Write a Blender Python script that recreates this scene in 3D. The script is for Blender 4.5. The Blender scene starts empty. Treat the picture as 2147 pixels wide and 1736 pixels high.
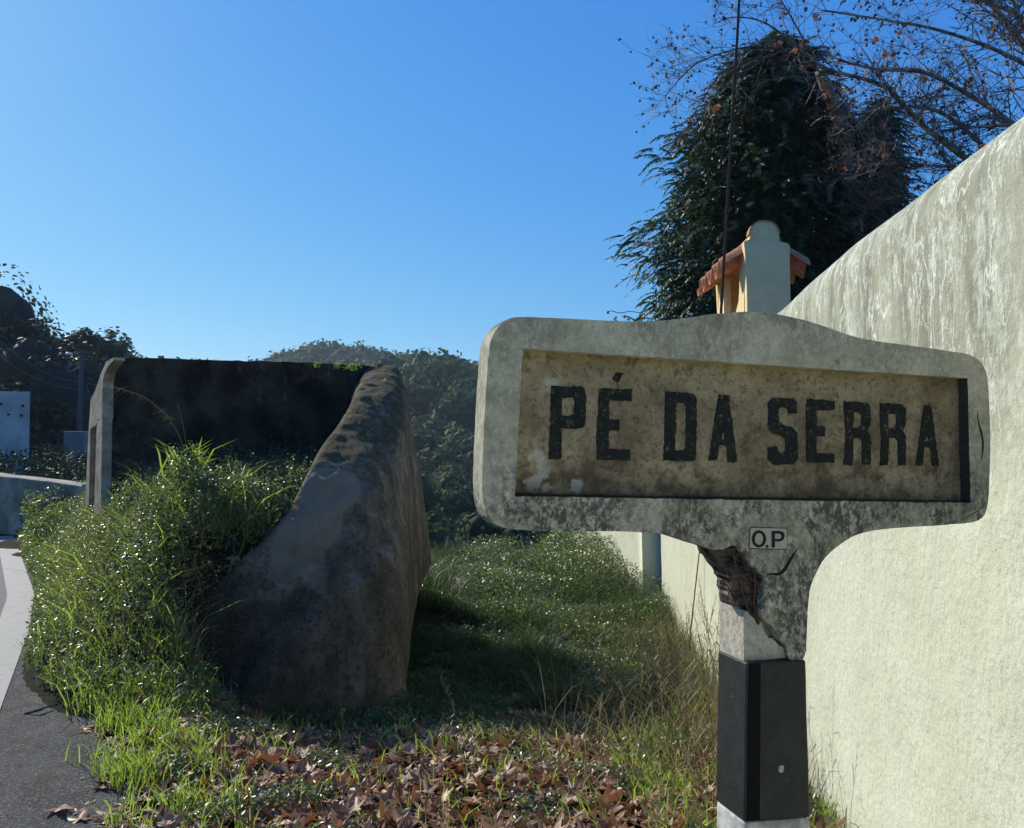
import bpy, math, random
import numpy as np
from mathutils import Vector, Matrix, Quaternion, noise as mnoise
from mathutils.geometry import tessellate_polygon
rng = np.random.default_rng(7)
random.seed(7)
scene = bpy.context.scene
COL = scene.collection

# ------------------------------------------------------------------ camera
FPX = 1787.0                      # focal length in units of a 2147 px wide picture
CAMZ = 1.6
PITCH = math.atan((920 - 868) / FPX)
cam = bpy.data.cameras.new('camera')
cam.sensor_width = 36.0
cam.lens = 36.0 * FPX / 2147.0
cam.clip_start = 0.05
cam.clip_end = 3000
camo = bpy.data.objects.new('camera', cam)
camo.location = (0, 0, CAMZ)
camo.rotation_euler = (math.radians(90) + PITCH, 0, 0)
COL.objects.link(camo)
scene.camera = camo

# ------------------------------------------------------------------ sky, sun, exposure
SUN_EL, SUN_AZ = math.radians(31), math.radians(-46)      # azimuth measured from +Y towards +X
sdir = Vector((math.sin(SUN_AZ) * math.cos(SUN_EL), math.cos(SUN_AZ) * math.cos(SUN_EL), math.sin(SUN_EL)))
world = bpy.data.worlds.new('World')
scene.world = world
world.use_nodes = True
wn = world.node_tree
bg = wn.nodes['Background']
sky = wn.nodes.new('ShaderNodeTexSky')
sky.sky_type = 'NISHITA'
sky.sun_disc = False
sky.sun_elevation = SUN_EL
sky.sun_rotation = SUN_AZ
sky.altitude = 0
sky.air_density = 1.0
sky.dust_density = 0.3
sky.ozone_density = 3.0
hs = wn.nodes.new('ShaderNodeHueSaturation')
hs.inputs['Saturation'].default_value = 1.15
wn.links.new(sky.outputs[0], hs.inputs['Color'])
# one camera-like response curve per channel over the whole sky
sp_ = wn.nodes.new('ShaderNodeSeparateColor'); cb_ = wn.nodes.new('ShaderNodeCombineColor')
wn.links.new(hs.outputs[0], sp_.inputs[0])
SKYS = 0.13
for ch_, (a_, p_) in enumerate(((.345, 1.0), (.555, .68), (.79, .28))):
    m1 = wn.nodes.new('ShaderNodeMath'); m1.operation = 'MULTIPLY'; m1.inputs[1].default_value = SKYS
    m2 = wn.nodes.new('ShaderNodeMath'); m2.operation = 'POWER'; m2.inputs[1].default_value = p_
    m3 = wn.nodes.new('ShaderNodeMath'); m3.operation = 'MULTIPLY'; m3.inputs[1].default_value = a_ / SKYS
    wn.links.new(sp_.outputs[ch_], m1.inputs[0]); wn.links.new(m1.outputs[0], m2.inputs[0]); wn.links.new(m2.outputs[0], m3.inputs[0])
    wn.links.new(m3.outputs[0], cb_.inputs[ch_])
wn.links.new(cb_.outputs[0], bg.inputs[0])
bg.inputs[1].default_value = 0.13
sun = bpy.data.lights.new('sun', 'SUN')
sun.energy = 5.0
sun.angle = math.radians(0.53)
sun.color = (1.0, 0.93, 0.82)
suno = bpy.data.objects.new('sun', sun)
suno.rotation_euler = sdir.to_track_quat('Z', 'Y').to_euler()
suno.location = (-20, 20, 30)
COL.objects.link(suno)
scene.view_settings.view_transform = 'Standard'
scene.view_settings.look = 'None'
scene.view_settings.exposure = 0.15
scene.view_settings.gamma = 1.0
scene.view_settings.use_curve_mapping = False

# ------------------------------------------------------------------ helpers
def ray(x, y):
    u = (x - 1073.5) / FPX
    v = (868 - y) / FPX
    d = Vector((u, math.cos(PITCH) - v * math.sin(PITCH), math.sin(PITCH) + v * math.cos(PITCH)))
    return d
def P(x, y, Y):
    d = ray(x, y)
    return Vector((0, 0, CAMZ)) + d * (Y / d.y)
def hit(x, y, pt, n):
    d = ray(x, y)
    o = Vector((0, 0, CAMZ))
    k = (Vector(pt) - o).dot(n) / d.dot(n)
    return o + d * k
def sstep(x):
    x = np.clip(x, 0, 1)
    return x * x * (3 - 2 * x)

def tag(o, label=None, cat=None, group=None, kind=None):
    if label: o['label'] = label
    if cat: o['category'] = cat
    if group: o['group'] = group
    if kind: o['kind'] = kind
    return o
def empty(name, loc=(0, 0, 0), label=None, cat=None, group=None, rz=0):
    o = bpy.data.objects.new(name, None)
    o.location = loc
    o.rotation_euler = (0, 0, rz)
    o.empty_display_size = 0.1
    COL.objects.link(o)
    return tag(o, label, cat, group)
def link(name, me, mat=None, parent=None, world=True):
    o = bpy.data.objects.new(name, me)
    if mat is not None and len(me.materials) == 0:
        me.materials.append(mat)
    COL.objects.link(o)
    if parent is not None:
        o.parent = parent
        if world:      # mesh given in world coordinates: keep it where it is
            o.matrix_parent_inverse = mtx(parent).inverted()
    return o
def mtx(o):
    m = Matrix.LocRotScale(o.location, o.rotation_euler.to_quaternion(), o.scale)
    if o.parent:
        m = mtx(o.parent) @ o.matrix_parent_inverse @ m
    return m
def npmesh(name, V, quads=None, tris=None, attr=None, smooth=False):
    V = np.asarray(V, dtype=np.float32).reshape(-1, 3)
    me = bpy.data.meshes.new(name)
    me.vertices.add(len(V))
    me.vertices.foreach_set('co', V.ravel())
    li, st = [], []
    n = 0
    if quads is not None and len(quads):
        q = np.asarray(quads, dtype=np.int32)
        li.append(q.ravel()); st.append(np.arange(len(q)) * 4 + n); n += len(q) * 4
    if tris is not None and len(tris):
        t = np.asarray(tris, dtype=np.int32)
        li.append(t.ravel()); st.append(np.arange(len(t)) * 3 + n); n += len(t) * 3
    li = np.concatenate(li).astype(np.int32); st = np.concatenate(st).astype(np.int32)
    me.loops.add(len(li)); me.loops.foreach_set('vertex_index', li)
    me.polygons.add(len(st)); me.polygons.foreach_set('loop_start', st)
    if attr is not None:
        a = me.attributes.new('rnd', 'FLOAT', 'POINT')
        a.data.foreach_set('value', np.asarray(attr, dtype=np.float32))
    me.update(calc_edges=True)
    if smooth:
        me.polygons.foreach_set('use_smooth', np.ones(len(st), dtype=bool))
    me.validate()
    return me
def pymesh(name, V, F, smooth=False):
    me = bpy.data.meshes.new(name)
    me.from_pydata([tuple(v) for v in V], [], [tuple(f) for f in F])
    me.update()
    if smooth:
        for p in me.polygons: p.use_smooth = True
    return me
class MB:
    def __init__(s): s.V = []; s.F = []
    def add(s, V, F):
        b = len(s.V); s.V += [tuple(v) for v in V]; s.F += [tuple(i + b for i in f) for f in F]
    def box(s, c, sz, rz=0.0):
        cx, cy, cz = c; a, b, h = sz[0] / 2, sz[1] / 2, sz[2] / 2
        co, si = math.cos(rz), math.sin(rz)
        V = []
        for dz in (-h, h):
            for dx, dy in ((-a, -b), (a, -b), (a, b), (-a, b)):
                V.append((cx + dx * co - dy * si, cy + dx * si + dy * co, cz + dz))
        s.add(V, [(0, 3, 2, 1), (4, 5, 6, 7), (0, 1, 5, 4), (1, 2, 6, 5), (2, 3, 7, 6), (3, 0, 4, 7)])
    def tube(s, pts, radii, n=6):
        pts = [Vector(p) for p in pts]
        if not hasattr(radii, '__len__'): radii = [radii] * len(pts)
        V = []; F = []
        ref = Vector((0.3, 0.2, 1)).normalized()
        for i, p in enumerate(pts):
            d = (pts[min(i + 1, len(pts) - 1)] - pts[max(i - 1, 0)]).normalized()
            if abs(d.dot(ref)) > 0.97: ref = Vector((1, 0.1, 0)).normalized()
            a = d.cross(ref).normalized(); b = d.cross(a)
            for k in range(n):
                t = 2 * math.pi * k / n
                V.append(p + (a * math.cos(t) + b * math.sin(t)) * radii[i])
        for i in range(len(pts) - 1):
            for k in range(n):
                F.append((i * n + k, i * n + (k + 1) % n, (i + 1) * n + (k + 1) % n, (i + 1) * n + k))
        F.append(tuple(range(n))[::-1]); F.append(tuple(range((len(pts) - 1) * n, len(pts) * n)))
        s.add(V, F)
    def mesh(s, name, smooth=False): return pymesh(name, s.V, s.F, smooth)

def resample(pts, step, jit=0.0, closed=True):
    out = []
    n = len(pts)
    for i in range(n if closed else n - 1):
        a = Vector(pts[i]); b = Vector(pts[(i + 1) % n])
        L = (b - a).length
        k = max(1, int(L / step))
        nrm = Vector((-(b - a).y, (b - a).x)) / max(L, 1e-9)
        for j in range(k):
            p = a.lerp(b, j / k)
            if jit: p = p + nrm * random.gauss(0, jit)
            out.append(p)
    return out
def smooth_poly(pts, it=1):
    for _ in range(it):
        o = []
        n = len(pts)
        for i in range(n):
            a = Vector(pts[i]); b = Vector(pts[(i + 1) % n])
            o.append(a.lerp(b, .25)); o.append(a.lerp(b, .75))
        pts = o
    return pts
def extrude(name, outer, holes, to3d, d0, d1):
    """2-D outline with holes, extruded from depth d0 (front) to d1; to3d(p2, depth) -> point"""
    loops = [outer] + list(holes)
    tri = tessellate_polygon([[Vector((p[0], p[1], 0)) for p in l] for l in loops])
    flat = [p for l in loops for p in l]
    N = len(flat)
    V = [to3d(p, d0) for p in flat] + [to3d(p, d1) for p in flat]
    F = []
    for t in tri:
        F.append((t[0], t[1], t[2])); F.append((t[2] + N, t[1] + N, t[0] + N))
    b = 0
    for l in loops:
        n = len(l)
        for i in range(n):
            j = (i + 1) % n
            F.append((b + i, b + j, b + j + N, b + i + N))
        b += n
    me = pymesh(name, V, F)
    import bmesh
    bm = bmesh.new(); bm.from_mesh(me)
    bmesh.ops.recalc_face_normals(bm, faces=bm.faces)
    bm.to_mesh(me); bm.free()
    return me
def bevel(o, w, seg=2, ang=40):
    m = o.modifiers.new('bevel', 'BEVEL'); m.width = w; m.segments = seg
    m.limit_method = 'ANGLE'; m.angle_limit = math.radians(ang)

# ------------------------------------------------------------------ material helper
class Mat:
    def __init__(s, name):
        s.m = bpy.data.materials.new(name); s.m.use_nodes = True
        s.t = s.m.node_tree; s.n = s.t.nodes; s.b = s.n['Principled BSDF']; s.out = s.n['Material Output']
        g = s.n.new('ShaderNodeNewGeometry'); s.pos = g.outputs['Position']; s.nor = g.outputs['Normal']
    def L(s, a, b): s.t.links.new(a, b)
    def setin(s, sock, v):
        if hasattr(v, 'links'): s.L(v, sock)
        elif isinstance(v, (tuple, list)) and len(v) == 3 and sock.type == 'RGBA': sock.default_value = (*v, 1)
        else: sock.default_value = v
    def map(s, scale=(1, 1, 1), src=None):
        m = s.n.new('ShaderNodeMapping'); s.L(src or s.pos, m.inputs[0]); m.inputs['Scale'].default_value = scale
        return m.outputs[0]
    def noise(s, scale, detail=4, rough=.55, vec=None, dist=0.0):
        k = s.n.new('ShaderNodeTexNoise'); s.L(vec or s.pos, k.inputs['Vector'])
        k.inputs['Scale'].default_value = scale; k.inputs['Detail'].default_value = detail
        k.inputs['Roughness'].default_value = rough; k.inputs['Distortion'].default_value = dist
        return k.outputs['Fac']
    def vor(s, scale, feature='F1', vec=None):
        k = s.n.new('ShaderNodeTexVoronoi'); k.feature = feature; s.L(vec or s.pos, k.inputs['Vector'])
        k.inputs['Scale'].default_value = scale
        return k.outputs['Distance']
    def ramp(s, f, a, b, va=0.0, vb=1.0):
        k = s.n.new('ShaderNodeMapRange'); k.interpolation_type = 'SMOOTHSTEP'
        s.L(f, k.inputs[0]); k.inputs[1].default_value = a; k.inputs[2].default_value = b
        k.inputs[3].default_value = va; k.inputs[4].default_value = vb
        return k.outputs[0]
    def math(s, op, a, b=0.0, c=0.0):
        k = s.n.new('ShaderNodeMath'); k.operation = op
        s.setin(k.inputs[0], a); s.setin(k.inputs[1], b)
        if op == 'MULTIPLY_ADD': s.setin(k.inputs[2], c)
        return k.outputs[0]
    def mix(s, f, a, b, mode='MIX'):
        k = s.n.new('ShaderNodeMix'); k.data_type = 'RGBA'; k.blend_type = mode
        s.setin(k.inputs[0], f); s.setin(k.inputs[6], a); s.setin(k.inputs[7], b)
        return k.outputs[2]
    def xyz(s, src=None):
        k = s.n.new('ShaderNodeSeparateXYZ'); s.L(src or s.pos, k.inputs[0]); return k.outputs
    def dist(s, p):
        k = s.n.new('ShaderNodeVectorMath'); k.operation = 'DISTANCE'; s.L(s.pos, k.inputs[0]); k.inputs[1].default_value = p
        return k.outputs['Value']
    def attr(s, name='rnd'):
        k = s.n.new('ShaderNodeAttribute'); k.attribute_name = name; return k.outputs['Fac']
    def objrand(s):
        k = s.n.new('ShaderNodeObjectInfo'); return k.outputs['Random']
    def bump(s, h, strength=.5, dist=.01):
        k = s.n.new('ShaderNodeBump'); s.L(h, k.inputs['Height']); k.inputs['Strength'].default_value = strength
        k.inputs['Distance'].default_value = dist
        if s.b.inputs['Normal'].links: s.L(s.b.inputs['Normal'].links[0].from_socket, k.inputs['Normal'])
        s.L(k.outputs[0], s.b.inputs['Normal'])
    def color(s, c): s.setin(s.b.inputs['Base Color'], c)
    def rough(s, r): s.setin(s.b.inputs['Roughness'], r)
    def spec(s, v): s.b.inputs['Specular IOR Level'].default_value = v
    def translucent(s, c, f=.35):
        t = s.n.new('ShaderNodeBsdfTranslucent'); s.setin(t.inputs[0], c)
        m = s.n.new('ShaderNodeMixShader'); m.inputs[0].default_value = f
        s.L(s.b.outputs[0], m.inputs[1]); s.L(t.outputs[0], m.inputs[2]); s.L(m.outputs[0], s.out.inputs[0])

# stained plaster of the boundary wall
M = Mat('cream_wall_plaster')
xyz = M.xyz()
up = M.ramp(M.math('ADD', xyz[2], M.math('MULTIPLY', M.noise(1.7, 5, .6), .8)), 1.7, 2.35)
patch = M.noise(1.6, 6, .6)
streak = M.noise(1.0, 5, .6, M.map((7, 7, .8)))
warp = M.map((3.2, 3.2, 1.25))
vein1 = M.math('ABSOLUTE', M.math('SUBTRACT', M.noise(2.0, 5, .62, warp, .35), .5))
vein = M.ramp(vein1, 0.0, .022, 1, 0)
vein2 = M.ramp(M.math('ABSOLUTE', M.math('SUBTRACT', M.noise(3.7, 6, .7, warp, .3), .47)), 0, .018, .8, 0)
vm = M.math('MULTIPLY', M.math('MAXIMUM', vein, vein2), M.math('MULTIPLY', M.ramp(xyz[2], 1.0, 1.6, .12, 1), M.ramp(M.noise(2.6, 4), .36, .55)))
base = M.mix(M.ramp(patch, .35, .7), (.56, .575, .41), (.635, .65, .48))
stain = M.math('MULTIPLY', up, M.math('MULTIPLY_ADD', M.ramp(streak, .35, .65), .45, .5))
c = M.mix(stain, base, (.21, .215, .15))
eff = M.math('MULTIPLY', M.ramp(M.noise(3.4, 9, .78, M.map((1.3, 1.3, .7))), .50, .60), M.ramp(xyz[2], 1.1, 1.7, .25, 1))
c = M.mix(M.math('MULTIPLY', eff, .75), c, (.60, .63, .50))
c = M.mix(vm, c, (.74, .76, .64))
c = M.mix(M.math('MULTIPLY', M.ramp(M.noise(46, 4, .7), .52, .66), .38), c, (.33, .32, .23))
low = M.math('MULTIPLY', M.ramp(xyz[2], -.1, -.9), M.ramp(streak, .3, .65))
c = M.mix(M.math('MULTIPLY', low, .6), c, (.28, .27, .17))
M.color(c); M.rough(.9); M.spec(.2)
M.bump(M.noise(2.3, 4, .55), .5, .06); M.bump(M.noise(38, 6, .7), .7, .012); M.bump(vm, .3, .004)
mWall = M.m

# sign concrete
M = Mat('sign_concrete')
n1 = M.noise(9, 8, .68); n2 = M.noise(38, 5, .7); n3 = M.noise(150, 3, .6)
base = M.mix(M.ramp(n1, .35, .65), (.50, .47, .31), (.66, .62, .44))
xyz = M.xyz()
lowm = M.ramp(xyz[2], 1.56, 1.47)
topm = M.ramp(xyz[2], 1.80, 1.90)
fine = M.math('MULTIPLY', M.ramp(M.noise(75, 7, .8, M.map((1, 1, .7))), .38, .56), M.ramp(M.noise(6, 6, .7), .33, .58))
dk = M.math('MULTIPLY', M.math('MAXIMUM', fine, M.math('MULTIPLY', M.ramp(M.noise(19, 9, .85), .46, .60), .7)), M.math('ADD', M.math('MULTIPLY', lowm, .55), M.math('MULTIPLY_ADD', topm, .35, .52)))
c = M.mix(dk, base, (.10, .092, .068))
c = M.mix(M.math('MULTIPLY', M.ramp(n2, .6, .7), .5), c, (.07, .07, .06))
c = M.mix(M.math('MULTIPLY', M.ramp(M.noise(60, 4, .7), .63, .72), .5), c, (.6, .6, .5))
c = M.mix(M.math('MULTIPLY', M.ramp(n3, .3, .7), .22), c, (.12, .12, .10))
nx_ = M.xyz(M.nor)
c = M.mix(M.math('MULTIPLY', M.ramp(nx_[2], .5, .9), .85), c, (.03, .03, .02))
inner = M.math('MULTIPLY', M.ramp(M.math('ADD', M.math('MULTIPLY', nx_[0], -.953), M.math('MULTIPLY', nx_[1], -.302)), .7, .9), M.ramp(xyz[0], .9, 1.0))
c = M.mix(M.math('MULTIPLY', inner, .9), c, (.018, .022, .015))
M.color(c); M.rough(.93); M.spec(.2)
M.bump(n2, .5, .004); M.bump(n3, .5, .002)
mSign = M.m

M = Mat('raw_broken_concrete')
n1 = M.noise(40, 6, .7)
M.color(M.mix(M.ramp(n1, .35, .65), (.016, .014, .011), (.13, .11, .085))); M.rough(.95); M.spec(.15)  # shade inside the break put into the near-black concrete colour
M.bump(n1, .9, .01); M.bump(M.vor(120), .5, .004)
mBroken = M.m

M = Mat('stump_concrete')
n1 = M.noise(60, 6, .7)
M.color(M.mix(M.ramp(n1, .35, .65), (.36, .33, .24), (.56, .52, .41))); M.rough(.95); M.spec(.2)
M.bump(n1, .7, .006); M.bump(M.noise(200, 3), .5, .002)
mStump = M.m

M = Mat('black_road_paint')
n1 = M.noise(25, 5, .6); n2 = M.noise(120, 3, .6)
c = M.mix(M.ramp(n1, .4, .7), (.012, .015, .014), (.024, .027, .023))
c = M.mix(M.ramp(n2, .70, .76), c, (.3, .3, .27))
M.color(c); M.rough(.55); M.spec(.4); M.bump(n2, .25, .002)
mBlack = M.m

M = Mat('letter_paint')
n1 = M.noise(30, 5, .7); n2 = M.noise(85, 5, .75)
c = M.mix(M.ramp(n1, .4, .7), (.010, .013, .011), (.022, .025, .020))
c = M.mix(M.math('MULTIPLY', M.ramp(n2, .57, .66), .8), c, (.20, .18, .12))
M.color(c); M.rough(.8); M.spec(.25); M.bump(n2, .4, .002)
mLetter = M.m

M = Mat('white_base_paint')
n1 = M.noise(18, 6, .65)
M.color(M.mix(M.ramp(n1, .4, .65), (.62, .62, .55), (.32, .31, .26))); M.rough(.9); M.spec(.2); M.bump(n1, .4, .004)
mWhiteBase = M.m

M = Mat('rusty_iron')
n1 = M.noise(60, 4)
M.color(M.mix(n1, (.045, .02, .010), (.13, .06, .03))); M.rough(.85); M.bump(n1, .5, .002)
mRust = M.m

M = Mat('old_mossy_plaster')      # the dark curved wall
xyz = M.xyz()
st = M.noise(1.0, 6, .65, M.map((5, 5, .9)))
n1 = M.noise(3.2, 8, .7); n2 = M.noise(22, 6, .7); n3 = M.noise(70, 4, .65)
base = M.mix(M.ramp(n1, .35, .68), (.175, .148, .100), (.37, .320, .225))
c = M.mix(M.math('MULTIPLY', M.ramp(st, .42, .62), .7), base, (.075, .060, .036))
inn = M.ramp(xyz[1], 8.2, 8.9, 0, 0)
c = M.mix(M.math('MULTIPLY', M.ramp(n2, .5, .64), .7), c, (.030, .027, .016))
c = M.mix(M.math('MULTIPLY', M.ramp(M.noise(55, 5, .8), .55, .66), .5), c, (.20, .185, .14))
nz = M.xyz(M.nor)[2]
moss = M.math('MULTIPLY', M.ramp(M.noise(9, 6, .7), .36, .58), M.math('MULTIPLY', M.ramp(nz, .1, .75), M.ramp(xyz[2], .9, 1.6)))
c = M.mix(moss, c, (.095, .075, .025))
green = M.math('MULTIPLY', M.ramp(M.noise(6, 5, .7), .5, .64), M.ramp(M.noise(28, 4, .7), .45, .6))
c = M.mix(M.math('MULTIPLY', green, .55), c, (.04, .06, .015))
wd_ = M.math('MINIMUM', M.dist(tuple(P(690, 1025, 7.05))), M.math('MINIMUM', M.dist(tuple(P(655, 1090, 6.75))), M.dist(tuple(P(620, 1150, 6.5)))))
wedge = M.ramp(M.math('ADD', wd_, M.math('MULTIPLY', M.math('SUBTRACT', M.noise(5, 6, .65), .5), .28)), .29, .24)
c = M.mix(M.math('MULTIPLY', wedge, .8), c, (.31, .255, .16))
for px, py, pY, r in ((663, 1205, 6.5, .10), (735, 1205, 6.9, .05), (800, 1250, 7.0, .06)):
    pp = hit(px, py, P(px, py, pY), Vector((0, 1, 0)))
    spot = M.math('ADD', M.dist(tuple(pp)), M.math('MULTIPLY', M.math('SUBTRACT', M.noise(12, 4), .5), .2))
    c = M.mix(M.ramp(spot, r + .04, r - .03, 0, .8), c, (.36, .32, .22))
shade_dirt = M.math('MULTIPLY', M.ramp(M.math('ADD', xyz[2], M.math('MULTIPLY', M.math('SUBTRACT', M.noise(2.5, 6, .7), .5), 1.6)), 1.0, .25), M.ramp(M.noise(9, 6, .7), .25, .55, .6, 1))  # base dirt, with the lower-left shade painted into the colour
c = M.mix(M.math('MULTIPLY', M.math('MULTIPLY', shade_dirt, .85), M.ramp(xyz[0], -1.2, -1.7, .5, 1)), c, (.030, .025, .015))
c = M.mix(M.math('MULTIPLY', M.ramp(M.noise(90, 3, .8), .56, .64), .5), c, (.30, .27, .20))
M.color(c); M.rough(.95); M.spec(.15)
M.bump(n1, .5, .05); M.bump(n2, .9, .035); M.bump(n3, 1.0, .018)
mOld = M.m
M = Mat('shaded_moss_plaster')  # black moss, with the back wall's shade put into the near-black colour
n1 = M.noise(3, 8, .7); n2 = M.noise(24, 6, .7); st = M.noise(1.0, 6, .65, M.map((6, 6, .8)))
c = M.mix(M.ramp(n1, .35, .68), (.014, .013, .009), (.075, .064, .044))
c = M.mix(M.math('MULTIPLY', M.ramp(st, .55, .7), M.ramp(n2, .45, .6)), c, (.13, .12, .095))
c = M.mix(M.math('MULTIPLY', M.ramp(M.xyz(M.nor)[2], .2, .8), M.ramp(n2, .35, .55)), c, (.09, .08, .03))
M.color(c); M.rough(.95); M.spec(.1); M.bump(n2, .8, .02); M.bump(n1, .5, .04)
mShadedMoss = M.m

M = Mat('pale_end_plaster')
n1 = M.noise(7, 7, .7)
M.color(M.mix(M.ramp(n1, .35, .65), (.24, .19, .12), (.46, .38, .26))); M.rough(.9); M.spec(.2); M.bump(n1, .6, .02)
mPale = M.m

M = Mat('soil')
n1 = M.noise(5, 8, .7); n2 = M.noise(40, 6, .7)
c = M.mix(M.ramp(n1, .4, .65), (.028, .022, .013), (.055, .045, .026))
c = M.mix(M.ramp(M.noise(2, 5), .45, .6), c, (.022, .034, .012))
M.color(c); M.rough(1); M.spec(.1); M.bump(n1, .8, .05); M.bump(n2, .8, .02)
mSoil = M.m

M = Mat('asphalt')
n1 = M.noise(2, 6, .6); n2 = M.noise(140, 4, .7); n3 = M.vor(220)
c = M.mix(M.ramp(n1, .35, .7), (.055, .058, .06), (.085, .088, .088))
c = M.mix(M.ramp(n2, .58, .68), c, (.17, .17, .16))
M.color(c); M.rough(.75); M.spec(.35); M.bump(n2, .6, .01); M.bump(n3, .6, .005)
mAsph = M.m

M = Mat('gravel_shoulder')
n1 = M.noise(3, 6, .7); n2 = M.noise(60, 5, .75); n3 = M.vor(90)
c = M.mix(M.ramp(n1, .35, .65), (.05, .05, .042), (.11, .105, .09))
c = M.mix(M.ramp(n2, .50, .60), c, (.24, .23, .20))
c = M.mix(M.ramp(M.noise(130, 4, .8), .52, .60), c, (.02, .02, .018))
c = M.mix(M.math('MULTIPLY', M.ramp(M.noise(8, 5), .5, .62), .6), c, (.05, .045, .02))
M.color(c); M.rough(.9); M.spec(.25); M.bump(n2, .8, .02); M.bump(n3, .7, .01)
mGrav = M.m

M = Mat('white_line_paint')
n1 = M.noise(9, 6, .7); n2 = M.noise(120, 4, .7)
c = M.mix(M.ramp(n1, .5, .75), (.33, .32, .27), (.20, .195, .165))
c = M.mix(M.ramp(n2, .6, .7), c, (.14, .14, .13))
M.color(c); M.rough(.8); M.bump(n2, .4, .004)
mLine = M.m

M = Mat('terracotta')
n1 = M.noise(12, 6, .65)
c = M.mix(M.ramp(n1, .35, .65), (.42, .17, .085), (.58, .28, .15))
M.color(c); M.rough(.85); M.spec(.2); M.bump(M.noise(60, 4), .4, .004)
mTerra = M.m

M = Mat('chimney_plaster')
n1 = M.noise(6, 7, .65)
c = M.mix(M.ramp(n1, .35, .7), (.72, .56, .29), (.82, .65, .36))
M.color(c); M.rough(.9); M.spec(.2); M.bump(M.noise(40, 5), .5, .008)
mChim = M.m

M = Mat('whitewashed_render')
n1 = M.noise(1.5, 6, .65)
M.color(M.mix(M.ramp(n1, .35, .65), (.36, .35, .32), (.52, .51, .47))); M.rough(.9)
mWhite = M.m
M = Mat('grey_block_render')
n1 = M.noise(2.5, 6, .7)
M.color(M.mix(n1, (.16, .16, .15), (.34, .34, .32))); M.rough(.9); M.bump(n1, .5, .02)
mGreyB = M.m
M = Mat('weathered_parapet'); n1 = M.noise(2.5, 7, .7); M.color(M.mix(M.ramp(n1, .35, .65), (.16, .14, .09), (.36, .32, .23))); M.rough(.9); M.bump(n1, .6, .03); mPar = M.m
M = Mat('dark_hole'); M.color((.01, .01, .01)); M.rough(1); mHole = M.m
M = Mat('galvanised_pole'); M.color(M.mix(M.noise(5), (.06, .06, .06), (.10, .10, .10))); M.rough(.8); mPole = M.m
M = Mat('lamp_shell'); M.color((.6, .62, .64)); M.rough(.35); mLamp = M.m
M = Mat('cable_black'); M.color((.05, .05, .055)); M.rough(.6); mCable = M.m
M = Mat('bark_brown')
n1 = M.noise(1.0, 5, .65, M.map((14, 14, 4)))
M.color(M.mix(n1, (.035, .026, .018), (.10, .08, .06))); M.rough(.95); M.bump(n1, .6, .02); mBark = M.m
M = Mat('twig_bark'); M.color(M.mix(M.noise(6, 3), (.10, .075, .06), (.24, .19, .15))); M.rough(.6); mTwig = M.m
M = Mat('bark_pale')
n1 = M.noise(5, 5, .65)
M.color(M.mix(M.ramp(n1, .42, .58), (.09, .07, .05), (.36, .31, .23))); M.rough(.9); M.bump(n1, .4, .01); mBarkP = M.m

def foliage(name, dark, light, trans, f=.35, rough=.4, spec=.5, third=None, obj=False):
    M = Mat(name)
    r = M.objrand() if obj else M.attr()
    c = M.mix(r, dark, light)
    if third: c = M.mix(M.ramp(r, .93, .96), c, third)
    M.color(c); M.rough(rough); M.spec(spec)
    M.translucent(M.mix(r, tuple(x * .7 for x in trans), trans), f)
    return M.m
mBush = foliage('bush_leaves', (.020, .034, .014), (.075, .10, .036), (.26, .36, .07), .38, .34, .7, (.16, .10, .05))
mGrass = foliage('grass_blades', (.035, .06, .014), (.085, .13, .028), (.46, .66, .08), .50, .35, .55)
mDGrass = foliage('shade_grass', (.012, .026, .009), (.030, .054, .017), (.12, .21, .04), .34, .55, .3)  # darker copy of the grass, the hollow's shade put into its colour
mWeed = foliage('weed_leaves', (.012, .028, .010), (.045, .080, .022), (.16, .28, .05), .38, .4, .5, (.12, .07, .04))
mDry = foliage('dry_grass', (.16, .13, .06), (.30, .25, .12), (.45, .36, .15), .3, .6, .3)
mConif = foliage('cypress_sprays', (.012, .030, .014), (.055, .098, .040), (.08, .16, .04), .22, .5, .35)
mFarLeaf = foliage('far_leaves', (.018, .042, .018), (.090, .150, .045), (.12, .20, .05), .15, .8, .15)
mFarRed = foliage('far_leaves_rust', (.05, .035, .022), (.10, .07, .045), (.09, .06, .03), .2, .8, .15)
mLeftTree = foliage('left_tree_leaves', (.012, .02, .010), (.035, .052, .022), (.05, .08, .02), .15, .6, .3)
mPod = foliage('seed_pods', (.05, .035, .025), (.11, .075, .05), (.1, .06, .03), .1, .8, .2)
mTwigLeaf = foliage('last_leaves', (.18, .07, .03), (.42, .22, .13), (.55, .22, .10), .4, .6, .3)
def litter(name, obj):
    M = Mat(name)
    r = M.objrand() if obj else M.attr()
    c = M.mix(M.ramp(r, 0, .5), (.12, .05, .020), (.28, .135, .060))
    c = M.mix(M.ramp(r, .5, 1), c, (.44, .28, .15))
    c = M.mix(M.math('MULTIPLY', M.ramp(M.noise(45, 5, .7), .5, .66), .5), c, (.07, .035, .02))
    M.color(c); M.rough(.5); M.spec(.45)
    M.bump(M.noise(70, 3), .3, .004)
    M.translucent(M.mix(r, (.25, .08, .03), (.45, .2, .10)), .2)
    return M.m
mLit = litter('fallen_leaf', True); mLitS = litter('fallen_leaf_mass', False)
M = Mat('moss_green'); M.color((.10, .20, .02)); M.translucent((.3, .5, .05), .4); mFern = M.m

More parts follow.
